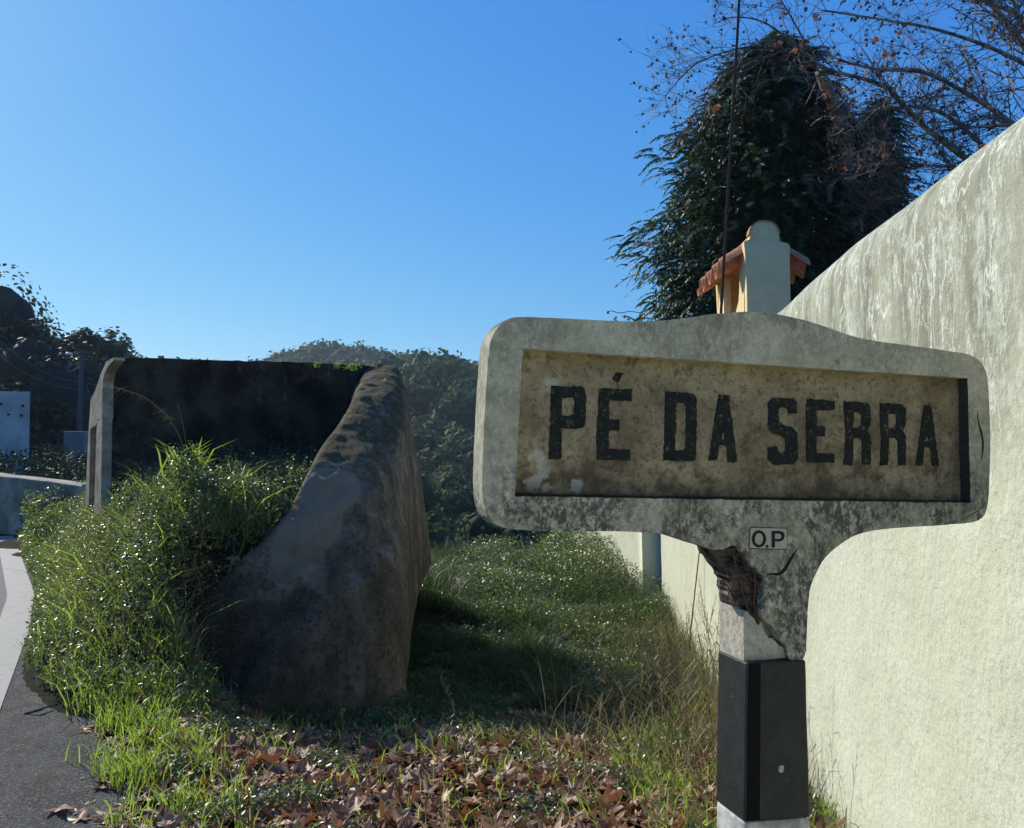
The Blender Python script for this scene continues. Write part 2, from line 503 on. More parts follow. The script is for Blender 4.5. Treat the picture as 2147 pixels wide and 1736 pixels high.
# sign panel
SD = Vector((math.sin(math.radians(72.4)), math.cos(math.radians(72.4)), 0))
SN = Vector((SD.y, -SD.x, 0))                                        # towards the camera
SA = P(1022, 900, 1.70); SA.z = 0
def SP(p, t=0.0):                                                   # (s, z), depth behind the front face
    return Vector((SA.x + SD.x * p[0] - SN.x * t, SA.y + SD.y * p[0] - SN.y * t, p[1]))
def SX(x, y, t=0.0):
    h = hit(x, y, SP((0, 0), t), SN)
    d = h - SP((0, 0), t)
    return Vector((d.dot(SD), h.z))
M = Mat('ochre_sign_panel')
n1 = M.noise(7, 8, .7); n2 = M.noise(30, 7, .75); n3 = M.noise(110, 4, .65)
xyz = M.xyz()
base = M.mix(M.ramp(n1, .35, .65), (.24, .185, .10), (.42, .345, .20))
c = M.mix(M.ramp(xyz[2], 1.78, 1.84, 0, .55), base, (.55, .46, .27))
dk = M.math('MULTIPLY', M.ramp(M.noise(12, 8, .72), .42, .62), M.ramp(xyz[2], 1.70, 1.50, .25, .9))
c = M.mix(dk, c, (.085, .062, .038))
c = M.mix(M.math('MULTIPLY', M.ramp(M.noise(55, 8, .8), .50, .62), .6), c, (.06, .045, .028))
c = M.mix(M.math('MULTIPLY', M.ramp(M.noise(22, 6, .7), .60, .7), .5), c, (.36, .35, .26))
for px, py, r in ((1137, 972, .012), (1141, 992, .012), (1118, 1012, .016), (1147, 1022, .010), (1210, 1018, .013), (1128, 958, .012), (1113, 960, .008), (1155, 806, .012)):
    pp = SP(SX(px, py, .03), .03)
    spot = M.math('ADD', M.dist(tuple(pp)), M.math('MULTIPLY', M.math('SUBTRACT', M.noise(60, 5, .7), .5), .045))
    c = M.mix(M.ramp(spot, r + .004, r - .004, 0, .8), c, (.50, .48, .36))
c = M.mix(M.math('MULTIPLY', M.ramp(n3, .4, .7), .25), c, (.08, .06, .04))
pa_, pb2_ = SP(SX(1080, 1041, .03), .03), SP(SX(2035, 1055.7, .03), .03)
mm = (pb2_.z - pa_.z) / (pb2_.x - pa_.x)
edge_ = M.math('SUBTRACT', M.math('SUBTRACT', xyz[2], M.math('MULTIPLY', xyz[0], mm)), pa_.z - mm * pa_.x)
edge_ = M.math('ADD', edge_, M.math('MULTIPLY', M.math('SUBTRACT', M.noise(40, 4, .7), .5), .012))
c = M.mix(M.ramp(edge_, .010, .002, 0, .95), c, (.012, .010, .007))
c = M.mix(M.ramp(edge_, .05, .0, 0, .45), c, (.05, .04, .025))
M.color(c); M.rough(.9); M.spec(.2); M.bump(n2, .4, .004); M.bump(n3, .4, .0015)
mPanel = M.m

# ------------------------------------------------------------------ terrain
RE = np.array([[0.1, -1.0], [-.45, 0.], [-1.3, 1.6], [-2.0, 3.0], [-2.89, 4.81], [-3.97, 7.04], [-4.9, 8.8], [-5.9, 10.4], [-7.4, 12.8], [-9.2, 15.7], [-11.5, 18.3], [-15, 21], [-20, 23.5]])
def road_x(Y): return np.interp(Y, RE[:, 1], RE[:, 0])
WX, WB = 1.11, .087
def wall_x(Y): return WX + WB * Y
wingY = [4.6, 5.6, 6.0, 6.3, 6.6, 7.3, 8.5, 9.9]
wingX = [-1.3, -1.9, -2.3, -2.2, -1.80, -1.5, -1.45, -1.5]
def bank(X, Y):
    f = np.interp(Y, [4.8, 5.4, 6.0, 6.8, 7.6, 8.6, 12, 17], [0, .15, .64, 1.05, 1.10, 1.05, .55, .2])
    g = sstep((X - road_x(Y) + .05) / 1.25)
    f = f + .05 * np.sin(X * 5.1 + 1) * np.clip(f, 0, 1)
    w = sstep((np.interp(Y, wingY, wingX) - X) / np.interp(Y, [4.6, 6, 6.6, 10], [.8, .5, .16, .05]) + .3)
    w = np.where(Y > 9.9, sstep((-1.5 - X) / 1.0), w)
    return f * g * w
def ridge(px, ys, u):
    z = np.array(ys); return np.interp(u, (np.array(px) - 1073.5) / FPX, (920 - z) / FPX)
def terrain(X, Y, veg=0.0):
    Y = np.asarray(Y, float); X = np.asarray(X, float)
    hol = np.interp(Y, [0, 3.3, 5, 7.3, 10, 13, 18, 25], [0, -.02, -.22, -.62, -.85, -1.0, -1.3, -2.6])
    w = sstep((X - road_x(Y) - .6) / 1.6)
    w = np.where(Y > 10, sstep((X + 3 + (Y - 10) * .3) / 4), w)
    bb_ = bank(X, Y)
    near = hol * w * (1 - np.clip(bb_ * 1.6, 0, 1)) + bb_ * (1 - .0) * .66
    near = near + .03 * np.sin(X * 3.1 + Y * 1.7) * w
    u = X / np.maximum(Y, 1)
    r1 = ridge([200, 700, 830, 870, 930, 1000, 1200, 2200], [830, 790, 742, 737, 745, 755, 790, 860], u) * 200 + 1.6 - 7.5
    r2 = ridge([-200, 230, 300, 500, 560, 620, 690, 760, 830, 1000, 1300, 2200], [770, 775, 775, 768, 748, 735, 726, 735, 746, 764, 780, 770], u) * 350 + 1.6 - 7.5
    r2 = np.clip(r2, 5, 60); r1 = np.clip(r1, -2, 40)
    f = np.where(Y < 90, np.interp(Y, [25, 45, 90], [-2.6, -9, -10]),
        np.where(Y < 200, -10 + (r1 + 10) * sstep((Y - 90) / 110.),
        np.where(Y < 235, r1 - 3 * (Y - 200) / 35.,
        np.where(Y < 350, (r1 - 3) + (r2 - r1 + 3) * sstep((Y - 235) / 115.),
                 np.maximum(r2 - (Y - 350) * .25, -20)))))
    left = sstep((-u - .28) / .22) * sstep((Y - 24) / 30.) * np.clip((Y - 22) * .12, 0, 9) * np.where(Y > 120, 0.0, 1.0)
    k = sstep((Y - 20) / 8.)
    lf = sstep((-u - .25) / .15) * np.where(Y < 120, 1, 0)
    fz = f * (1 - lf) + lf * np.where(Y < 45, 0.0, f * 0) + left
    return near * (1 - k) + fz * k
xs = np.concatenate([np.linspace(-400, -30, 30), np.linspace(-28, -7, 22), np.arange(-6.5, 3.6, .1), np.linspace(4, 30, 20), np.linspace(34, 400, 26)])
ys = np.concatenate([np.linspace(-40, 1.5, 12), np.arange(1.8, 14, .1), np.linspace(14.3, 30, 24), np.linspace(32, 120, 30), np.linspace(124, 480, 60), np.linspace(500, 1400, 10)])
GX, GY = np.meshgrid(xs, ys)
GZ = terrain(GX, GY)
nx, ny = len(xs), len(ys)
idx = np.arange(nx * ny).reshape(ny, nx)
q = np.stack([idx[:-1, :-1], idx[:-1, 1:], idx[1:, 1:], idx[1:, :-1]], -1).reshape(-1, 4)
ground = link('ground', npmesh('ground', np.stack([GX, GY, GZ - .012], -1), quads=q, smooth=True), mSoil)
tag(ground, kind='structure')

def strip(name, inner, outer, z, mat, n=60):
    ts = np.linspace(0, 1, n)
    def samp(a):
        a = np.array(a); k = np.linspace(0, 1, len(a))
        return np.stack([np.interp(ts, k, a[:, 0]), np.interp(ts, k, a[:, 1])], -1)
    A, B = samp(inner), samp(outer)
    V = [(p[0], p[1], z) for p in A] + [(p[0], p[1], z) for p in B]
    F = [(i, i + 1, n + i + 1, n + i) for i in range(n - 1)]
    o = link(name, pymesh(name, V, F), mat); tag(o, kind='structure'); return o
d = np.gradient(RE, axis=0); d /= np.linalg.norm(d, axis=1)[:, None]
LN = np.stack([-d[:, 1], d[:, 0]], -1)          # to the left (road side)
def off(k): return RE + LN * np.asarray(k)[:, None] if hasattr(k, '__len__') else RE + LN * k
strip('road', off(.22), off(6.2), .0, mAsph, 80)
strip('road_edge_line', off(0), off(.24), .004, mLine, 80)
strip('gravel_shoulder', off(-1.0 * np.array([.8, .8, .8, .75, .48, .12, .05, .03, .03, .03, .03, .03, .03])), off(.02), -.002, mGrav, 80)

M = Mat('bounce_gravel')
n1 = M.noise(1.5, 6, .7); M.color(M.mix(M.ramp(n1, .35, .65), (.40, .35, .25), (.52, .46, .34))); M.rough(.95); M.bump(M.noise(60, 5), .6, .01)
o = link('bounce_ground', pymesh('bounce_ground', [(-6, -14, .006), (1.0, -14, .006), (1.05, 1.2, .006), (-.7, 1.2, .006), (-1.6, -1, .006)], [(0, 1, 2, 3, 4)]), M.m); tag(o, kind='structure')  # unseen pale ground added behind the camera to bounce light forward

# ------------------------------------------------------------------ boundary wall (right)
wall = empty('boundary_wall', (WX + WB * 5, 5, -.8), 'long cream plastered boundary wall with a rounded top and pale veined stains, behind the sign', 'wall')
sil = [(2147, 239), (1963, 379), (1880, 445), (1777, 519), (1700, 588), (1627, 655)]
wn_ = Vector((1, -WB, 0)).normalized()
silp = [hit(x, y, (WX + .05, 0, 0), wn_) for x, y in sil]
wy = np.array([p.y for p in silp]); wz = np.array([p.z for p in silp])
def wtop(Y): return .055 + float(np.interp(Y, [-14] + list(wy) + [13, 20], [wz[0] + .02] + list(wz) + [2.25, 2.0]))
def wall_loft(name, ys, xoff, topf, zb, th=.42, r=.20):
    prof = []
    V = []; F = []
    for Y in ys:
        x0 = wall_x(Y) + xoff(Y) if callable(xoff) else wall_x(Y) + xoff
        T = topf(Y)
        pr = [(0.0, zb)]
        for k in range(1, 15): pr.append((0.0, zb + (T - r - zb) * k / 14))
        for a in range(1, 8):
            t = math.pi / 2 * a / 8
            pr.append((r - r * math.cos(t), T - r + r * math.sin(t)))
        pr += [(r, T), (th - .05, T), (th, T - .05), (th, zb)]
        V += [(x0 + p[0] + .012 * mnoise.noise(Vector((0, Y * 1.3, p[1] * 1.3))), Y, p[1] + .01 * mnoise.noise(Vector((5, Y * 1.1, 0)))) for p in pr]
    n = len(pr)
    for i in range(len(ys) - 1):
        for k in range(n - 1):
            F.append((i * n + k, i * n + k + 1, (i + 1) * n + k + 1, (i + 1) * n + k))
    F.append(tuple(range(n))); F.append(tuple(range((len(ys) - 1) * n, len(ys) * n))[::-1])
    me = pymesh(name, V, F)
    for p in me.polygons[:-2]: p.use_smooth = True
    return me
link('wall_section', wall_loft('wall_section', list(np.arange(-14.1, 13.05, .15)), 0.0, wtop, -2.2), mWall, wall)
def far_off(Y): return -.27 - (Y - 12.9) * .17
fs = link('wall_section', wall_loft('wall_section_far', list(np.arange(12.9, 20, .3)), far_off, lambda Y: .75 - (Y - 13) * .08, -2.6, .4, .06), mWall, wall)

# ------------------------------------------------------------------ old curved mossy wall (left centre)
old = empty('ruined_wall', (-1.9, 8.2, -.3), 'dark mossy old plastered wall whose right end curves down towards the grass', 'wall')
A0 = P(214, 900, 8.3); A1 = P(850, 900, 9.95)
bd = Vector((A1.x - A0.x, A1.y - A0.y, 0)); BL = bd.length; bd.normalize()
bnrm = Vector((bd.y, -bd.x, 0))
def BX(x, y):
    h = hit(x, y, (A0.x, A0.y, 0), bnrm); dd = h - A0
    return Vector((dd.dot(bd), h.z))
def B3(p, t): return Vector((A0.x, A0.y, 0)) + bd * p[0] - bnrm * t + Vector((0, 0, p[1]))
outl = [BX(*p) for p in ((213, 1200), (214, 830), (215, 800), (219, 778), (228, 760), (244, 750), (300, 749.5), (400, 752), (500, 755), (600, 757), (700, 762), (770, 766), (810, 772), (826, 783), (832, 810), (832, 1200))]
outl[0].y = -.6; outl[-1].y = -1.4
o = link('back_wall', extrude('back_wall', resample(outl, .06, .003), [], B3, 0, .42), mShadedMoss, old); bevel(o, .05, 3, 50)
# sunlit end of it: slab over two slim piers
ED = Vector((-.6, .8, 0)); EN = Vector((-.8, -.6, 0)); EP = P(213, 900, 8.27)
def EX(x, y):
    h = hit(x, y, EP, EN); dd = h - EP
    return Vector((dd.dot(ED), h.z))
def E3(p, t): return Vector((EP.x, EP.y, 0)) + ED * p[0] - EN * t + Vector((0, 0, p[1]))
lint = [(238, 749), (223, 757), (212, 781), (204, 806), (190, 838), (186, 895), (190, 900), (200, 893), (206, 880), (214, 878), (215, 800), (219, 782), (228, 765), (238, 754)]
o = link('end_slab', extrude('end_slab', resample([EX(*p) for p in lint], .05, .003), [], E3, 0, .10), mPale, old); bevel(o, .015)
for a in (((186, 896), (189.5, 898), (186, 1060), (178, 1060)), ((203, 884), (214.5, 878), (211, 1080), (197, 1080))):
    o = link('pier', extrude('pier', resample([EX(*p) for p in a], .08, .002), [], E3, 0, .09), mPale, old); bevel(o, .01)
# wing wall: lofted
ST = [ # Y, inner shoulder, crown, outer shoulder, outer mid, outer base
 (10.3, (790, 776), (812, 767), (838, 778), (850, 900), (890, 1100)),
 (9.9, (771, 779), (806, 768), (841, 788), (872, 930), (900, 1120)),
 (9.3, (745, 815), (797, 790), (847, 822), (870, 1000), (882, 1180)),
 (8.7, (733, 852), (783, 830), (845, 872), (862, 1080), (868, 1250)),
 (8.1, (705, 904), (752, 885), (828, 935), (856, 1150), (860, 1340)),
 (7.6, (672, 945), (722, 935), (800, 985), (846, 1180), (852, 1400)),
 (7.2, (648, 990), (690, 985), (768, 1040), (825, 1210), (850, 1460)),
 (6.9, (606, 1071), (648, 1066), (722, 1120), (770, 1260), (800, 1490)),
 (6.65, (562, 1127), (600, 1132), (660, 1195), (690, 1310), (720, 1510)),
 (6.45, (492, 1190), (530, 1212), (585, 1280), (600, 1380), (620, 1530)),
 (6.3, (415, 1285), (455, 1305), (512, 1370), (530, 1450), (560, 1560)),
 (6.2, (380, 1440), (410, 1470), (450, 1500), (480, 1540), (500, 1600)),
 (6.1, (340, 1560), (370, 1580), (410, 1600), (440, 1620), (470, 1640)),
]
sec = []
for Y, a, c_, o_, m_, b_ in ST:
    pa, pc, po, pm, pb = P(*a, Y + .05), P(*c_, Y), P(*o_, Y - .08), P(*m_, Y - .28), P(*b_, Y - .42)
    pb = pm + (pb - pm) * 1.3; pb.x = max(pb.x - .02, pm.x) if Y > 7.5 else pb.x
    ib = pa + Vector((-.06, .18, 0)); ib.z = -.6
    im = pa.lerp(ib, .35); im.x += .02
    sec.append([ib, im, pa, pc, po, po.lerp(pm, .5) + Vector((.01, -.02, 0)), pm, pb])
def catmull(pts, n):
    out = []
    m = len(pts)
    for i in range(m - 1):
        p0, p1, p2, p3 = pts[max(i - 1, 0)], pts[i], pts[i + 1], pts[min(i + 2, m - 1)]
        for k in range(n):
            t = k / n
            out.append(.5 * ((2 * p1) + (p2 - p0) * t + (2 * p0 - 5 * p1 + 4 * p2 - p3) * t * t + (3 * p1 - p0 - 3 * p2 + p3) * t ** 3))
    out.append(pts[-1]); return out
rows = [catmull(s_, 14) for s_ in sec]
cols = [catmull([r[j] for r in rows], 14) for j in range(len(rows[0]))]
nr, nc = len(cols[0]), len(cols)
V = []
for i in range(nr):
    for j in range(nc):
        p = cols[j][i]
        nn = mnoise.noise(p * 2.2) * .045 + mnoise.noise(p * 7) * .020 + mnoise.noise(p * 25) * .008
        V.append(p + Vector((nn * .5, -nn, nn * .5)))
F = [(i * nc + j, i * nc + j + 1, (i + 1) * nc + j + 1, (i + 1) * nc + j) for i in range(nr - 1) for j in range(nc - 1)]
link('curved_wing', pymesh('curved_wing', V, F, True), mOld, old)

# ------------------------------------------------------------------ the concrete place-name sign
sign = empty('road_sign', SP((.62, -.05), .05), 'weathered concrete place-name sign on a cracked post with black painted band', 'sign')
c3 = lambda x, y: (975.4 + x * .3305, 631.1 + y * .3305)
c4 = lambda x, y: (1491.75 + x * .3304, 631.1 + y * .3304)
c5 = lambda x, y: (1377 + x * .3887, 1061.4 + y * .3887)
top_left = [(1010, 1028), (1012, 961.6), (1018, 829), (1025, 730), (1030, 707), (1041.5, 687), (1061, 669), (1084.5, 662.5), (1174, 666), (1273, 671.4), (1339, 673), (1388, 671.4), (1438, 666), (1488, 657.5), (1525, 655), (1558, 652), (1591, 654), (1624, 657), (1657, 663), (1690, 671), (1723, 681), (1756, 693), (1789, 704), (1822, 712), (1888, 721), (1954, 729.6), (2004, 737), (2027, 740), (2050, 750), (2065, 770), (2071.6, 796), (2075, 862), (2076.6, 928), (2075, 994), (2073, 1044), (2068, 1074), (2057, 1090), (2034, 1097.6), (1954, 1103.6), (1888, 1107), (1839, 1112), (1805.6, 1118.5), (1779, 1130), (1756, 1146.5), (1736, 1163), (1720, 1184), (1711, 1203), (1703, 1220), (1696.5, 1244), (1692.6, 1294), (1690, 1388)]
bottom_l = [(1405, 1123.5), (1372, 1118.6), (1273, 1114), (1141, 1115), (1061, 1110), (1038, 1100), (1018, 1081)]
brk = [(1657, 1388), (1650, 1368), (1649, 1353), (1638, 1345), (1630, 1333.5), (1622, 1318), (1614, 1310), (1603, 1302), (1596.6, 1290.7), (1594.7, 1263.5), (1601, 1240), (1598.6, 1228.5), (1604, 1209), (1594.7, 1205), (1583, 1193.6), (1574, 1187), (1567.5, 1174), (1556, 1160), (1548, 1147), (1532.5, 1143), (1521, 1153), (1506, 1153), (1493.6, 1154.7), (1471, 1145), (1438, 1134)]
RD = .031; TH = .070
rec = [SX(1096, 729.6), SX(2028.7, 792), SX(2035, 1055.7), SX(1537, 1049), SX(1079.5, 1041)]
front = [SX(*p) for p in top_left + brk + bottom_l]
hole = resample(rec, .01, .0006)
def S3(p, t): return SP((p[0], p[1]), t)
o = link('frame', extrude('frame', resample(smooth_poly(front, 1), .012, .00025), [hole], S3, 0, RD + .001), mSign, sign); bevel(o, .0035, 2, 50)
full_l = [(1604, 1388), (1602, 1290), (1570, 1262), (1545, 1262), (1541, 1240), (1540, 1220), (1531, 1197), (1520, 1180), (1505, 1160), (1490, 1150), (1471, 1145), (1438, 1134)]
backp = [SX(*p) for p in top_left + full_l + bottom_l]
o = link('back_plate', extrude('back_plate', resample(smooth_poly(backp, 1), .012, .0003), [], S3, RD + .0015, TH), mSign, sign); bevel(o, .003, 2, 50)
# broken concrete core shown where the front has fallen away
core = [SX(*p, .02) for p in ((1483, 1147), (1497, 1144), (1530, 1136), (1552, 1141), (1590, 1198), (1606, 1210), (1602, 1268), (1575, 1290), (1560, 1272), (1534, 1268), (1529, 1242), (1528, 1222), (1519, 1199), (1508, 1182), (1494, 1165))]
me = extrude('broken_core', resample(core, .006, .0016), [], S3, .016, TH + .002)
for v in me.vertices:
    if (v.co - SP((0, 0), 0)).dot(SN) > -.04: v.co += Vector(SN) * (mnoise.noise(v.co * 45) * .016 + mnoise.noise(v.co * 130) * .006)
link('broken_core', me, mBroken, sign)
# panel
me = extrude('name_panel', resample([SX(1095, 728.6), SX(2030, 791), SX(2036.5, 1057), SX(1078.5, 1042)], .02), [], S3, RD - .001, RD + .0012)
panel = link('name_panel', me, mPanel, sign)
L3 = lambda pts: [c3(*p) for p in pts]
L4 = lambda pts: [c4(*p) for p in pts]
letters = [
 (L3([(545, 535), (730, 540), (752, 552), (762, 580), (762, 780), (752, 803), (735, 812), (608, 815), (607, 1005), (527, 1008), (535, 800), (540, 650)]), L3([(612, 612), (680, 612), (692, 640), (688, 715), (670, 730), (610, 730)])),
 (L3([(848, 550), (1055, 558), (1052, 632), (912, 628), (908, 755), (975, 755), (972, 822), (908, 825), (905, 940), (1045, 945), (1042, 1015), (832, 1012), (832, 800), (842, 650)]), None),
 (L3([(1268, 572), (1435, 582), (1455, 594), (1465, 620), (1460, 990), (1450, 1010), (1430, 1018), (1256, 1015), (1262, 800)]), L3([(1335, 640), (1385, 645), (1397, 670), (1395, 930), (1380, 948), (1328, 948)])),
 ([(1505.9, 826), (1526.4, 828), (1536, 900), (1544.6, 969.8), (1524.8, 969.8), (1521.5, 935.7), (1507.6, 934), (1501.7, 965.8), (1484.4, 966.6)], [(1514.9, 898.7), (1519.2, 922.5), (1510.6, 922.5)]),
 (L4([(380, 610), (515, 615), (540, 640), (537, 710), (480, 712), (478, 690), (470, 672), (430, 672), (420, 690), (422, 760), (440, 785), (510, 805), (540, 840), (540, 1005), (510, 1040), (385, 1042), (352, 1010), (352, 930), (415, 930), (420, 960), (440, 975), (465, 955), (468, 880), (450, 862), (375, 840), (355, 800), (358, 635)]), None),
 (L4([(602, 618), (777, 630), (775, 692), (665, 690), (662, 795), (718, 798), (716, 862), (660, 862), (662, 968), (778, 975), (776, 1030), (600, 1025), (597, 700)]), None),
 (L4([(838, 633), (985, 640), (1005, 670), (1003, 790), (985, 825), (1005, 855), (1005, 1040), (952, 1040), (948, 890), (930, 872), (895, 872), (892, 1045), (838, 1040), (848, 860), (838, 720)]), L4([(898, 705), (935, 705), (948, 720), (945, 785), (930, 805), (893, 805)])),
 (L4([(1065, 645), (1205, 652), (1228, 680), (1226, 790), (1208, 828), (1228, 860), (1228, 1045), (1180, 1045), (1176, 885), (1155, 870), (1122, 872), (1112, 1045), (1065, 1045), (1075, 860), (1065, 740)]), L4([(1118, 715), (1155, 715), (1172, 735), (1168, 790), (1150, 810), (1115, 810)])),
 (L4([(1345, 658), (1388, 660), (1440, 1052), (1395, 1048), (1385, 935), (1345, 930), (1335, 1048), (1290, 1045)]), L4([(1362, 850), (1378, 892), (1350, 892)])),
]
for out_, ho in letters:
    oo = resample([SX(*p, RD) for p in out_], .006, .0008)
    hh = [resample([SX(*p, RD) for p in ho], .006, .0008)] if ho else []
    link('letter', extrude('letter', oo, hh, S3, RD - .0035, RD - .0008), mLetter, sign)
o = link('accent_mark', extrude('accent_mark', resample([SX(*p, RD) for p in L3([(955, 452), (1003, 455), (965, 517), (930, 490)])], .005, .0006), [], S3, RD - .0035, RD - .0008), mLetter, sign)
# O.P plaque
pl = [SX(*c4(*p)) for p in ((247, 1443), (475, 1447), (475, 1575), (240, 1570))]
M = Mat('plaque_cream'); M.color(M.mix(M.noise(80, 5), (.36, .35, .25), (.50, .49, .37))); M.rough(.8); M.bump(M.noise(200, 3), .3, .001); mPlaq = M.m
plq = link('plaque', extrude('plaque', resample(pl, .01, .0003), [], S3, -.002, .001), mPlaq, sign); bevel(plq, .0008, 1)
rimo = link('plaque_edge', extrude('plaque_edge', [SX(*c4(*p)) for p in ((243, 1438), (480, 1442), (480, 1581), (235, 1576))], [[SX(*c4(*p)) for p in ((247, 1443), (475, 1447), (475, 1575), (240, 1570))]], S3, -.0008, .001), mBroken, plq)
def ell(cx, cy, rx, ry, n=28): return [c4(cx + rx * math.cos(2 * math.pi * k / n), cy + ry * math.sin(2 * math.pi * k / n)) for k in range(n)]
link('letter', extrude('plaque_letter_o', [SX(*p) for p in ell(297, 1512, 45, 54)], [[SX(*p) for p in ell(298, 1512, 27, 38)]], S3, -.0032, -.0018), mLetter, plq)
link('dot', extrude('plaque_dot', [SX(*p) for p in ell(348, 1559, 9, 9, 10)], [], S3, -.0032, -.0018), mLetter, plq)
link('letter', extrude('plaque_letter_p', [SX(*c4(*p)) for p in ((378, 1462), (430, 1462), (452, 1470), (460, 1492), (452, 1516), (430, 1528), (398, 1528), (398, 1566), (378, 1566))],
     [[SX(*c4(*p)) for p in ((398, 1478), (426, 1478), (438, 1484), (442, 1494), (438, 1506), (426, 1513), (398, 1513))]], S3, -.0032, -.0018), mLetter, plq)
# cracks
def crack(pts, w0):
    ps = [SX(*p) for p in pts]
    n = len(ps); Lf, Rt = [], []
    for i, p in enumerate(ps):
        dd = (ps[min(i + 1, n - 1)] - ps[max(i - 1, 0)]).normalized(); nn = Vector((-dd.y, dd.x))
        w = w0 * math.sin(math.pi * (i + .35) / (n - .3)) * random.uniform(.6, 1.2)
        Lf.append(p + nn * w); Rt.append(p - nn * w)
    link('crack', extrude('crack', Lf + Rt[::-1], [], S3, -.0006, .0004), mHole, sign)
crack([c4(*p) for p in ((1690, 690), (1688, 740), (1698, 790), (1712, 840), (1722, 890), (1722, 940), (1716, 980), (1712, 1020))], .0028)
crack([c5(*p) for p in ((762, 225), (740, 258), (722, 288), (705, 318), (688, 345), (662, 368), (630, 369), (595, 366))], .0042)
crack([c4(*p) for p in ((1590, 1395), (1640, 1362), (1690, 1335), (1730, 1300))], .0010)
# post
PD = .115
def prism(name, f_tl, f_tr, f_br, f_bl, t0, t1, mat, jit=.0, bev=.004, n=6):
    V = []
    for j in range(n + 1):
        k = j / n
        l = f_tl.lerp(f_bl, k); r = f_tr.lerp(f_br, k)
        for p, t in ((l, t0), (r, t0), (r, t1), (l, t1)):
            V.append(SP(p, t) + Vector((random.gauss(0, jit), random.gauss(0, jit), 0)))
    F = [(j * 4 + a, j * 4 + (a + 1) % 4, (j + 1) * 4 + (a + 1) % 4, (j + 1) * 4 + a) for j in range(n) for a in range(4)]
    F += [(3, 2, 1, 0), (n * 4, n * 4 + 1, n * 4 + 2, n * 4 + 3)]
    me = pymesh(name, V, F)
    import bmesh
    bm = bmesh.new(); bm.from_mesh(me); bmesh.ops.recalc_face_normals(bm, faces=bm.faces); bm.to_mesh(me); bm.free()
    o = link(name, me, mat, sign); bevel(o, bev, 2); return o
tl, tr = SX(1564, 1389), SX(1688, 1384)
bl, br = SX(1559, 1724), SX(1697, 1714)
prism('painted_band', tl, tr, br, bl, -.004, PD, mBlack, .0004, .005)
ext = (bl - tl) * .85
b2l, b2r = bl + ext, br + (br - tr) * .85
prism('post_base', bl + Vector((.001, -.0005)), br + Vector((-.001, -.0005)), b2r, b2l, -.003, PD - .002, mWhiteBase, .0006, .006)
# near-black matt strip on the left of the front face
M = Mat('deep_black'); M.color((.004, .004, .005)); M.rough(.75); M.spec(.15); mDeep = M.m
w_ = .22
link('dark_stripe', extrude('dark_stripe', [tl + Vector((.004, -.003)), tl.lerp(tr, w_) + Vector((0, -.003)), bl.lerp(br, w_) + Vector((0, .003)), bl + Vector((.004, .003))], [], S3, -.0058, -.0035), mDeep, sign)
for px, py, r, side in ((1634.5, 1611, .0085, 0),):
    cc = SX(px, py)
    link('lichen_spot', extrude('lichen_spot', [cc + Vector((math.cos(a) * r * random.uniform(.8, 1.1), math.sin(a) * r * random.uniform(.8, 1.1))) for a in np.linspace(0, 6.0, 14)], [], S3, -.006, -.0035), mStump, sign)
# stump of the broken corner: ragged top
sl = SX(1566, 1389).x; sr = SX(1662, 1388).x
zb = SX(1571, 1388).y
tops = [(sl, SX(1571, 1290).y), (sl + .012, SX(1571, 1296).y), (sl + .025, SX(1590, 1308).y), (sl + .042, SX(1612, 1318).y), (sl + .062, SX(1633, 1340).y), (sl + .085, SX(1650, 1360).y), (sr, zb + .004)]
sil_l = [(sl, zb)] + tops
nst = 9
V = []; F = []
ts_ = np.linspace(.012, PD - .004, nst)
xs_ = np.linspace(0, 1, 14)
for it, t in enumerate(ts_):
    for k in xs_:
        s_ = sl + (sr - sl) * k
        z_ = np.interp(s_, [a[0] for a in tops], [a[1] for a in tops])
        z_ += .004 + .034 * (t / PD) + .020 * mnoise.noise(Vector((s_ * 70, t * 70, 1))) + .009 * mnoise.noise(Vector((s_ * 180, t * 180, 4)))
        V.append(SP((s_, max(z_, zb + .001)), t))
n1_ = len(xs_)
for it in range(nst - 1):
    for k in range(n1_ - 1):
        a = it * n1_ + k; F.append((a, a + 1, a + 1 + n1_, a + n1_))
b0 = len(V)
ringi = [k for k in range(n1_)] + [it * n1_ + n1_ - 1 for it in range(1, nst)] + [(nst - 1) * n1_ + k for k in range(n1_ - 2, -1, -1)] + [it * n1_ for it in range(nst - 2, 0, -1)]
for i in ringi:
    v = Vector(V[i]); v.z = zb - .003; V.append(v)
for a in range(len(ringi)):
    b = (a + 1) % len(ringi); F.append((ringi[a], ringi[b], b0 + b, b0 + a))
me = pymesh('post_stump', V, F)
import bmesh
bm = bmesh.new(); bm.from_mesh(me); bmesh.ops.recalc_face_normals(bm, faces=bm.faces); bm.to_mesh(me); bm.free()
link('post_stump', me, mStump, sign)
# column behind the crack joins stump to plate
prism('post_core', SX(1604, 1250), SX(1690, 1250), SX(1690, 1388), SX(1604, 1388), RD + .002, PD - .006, mSign, .0008, .004)
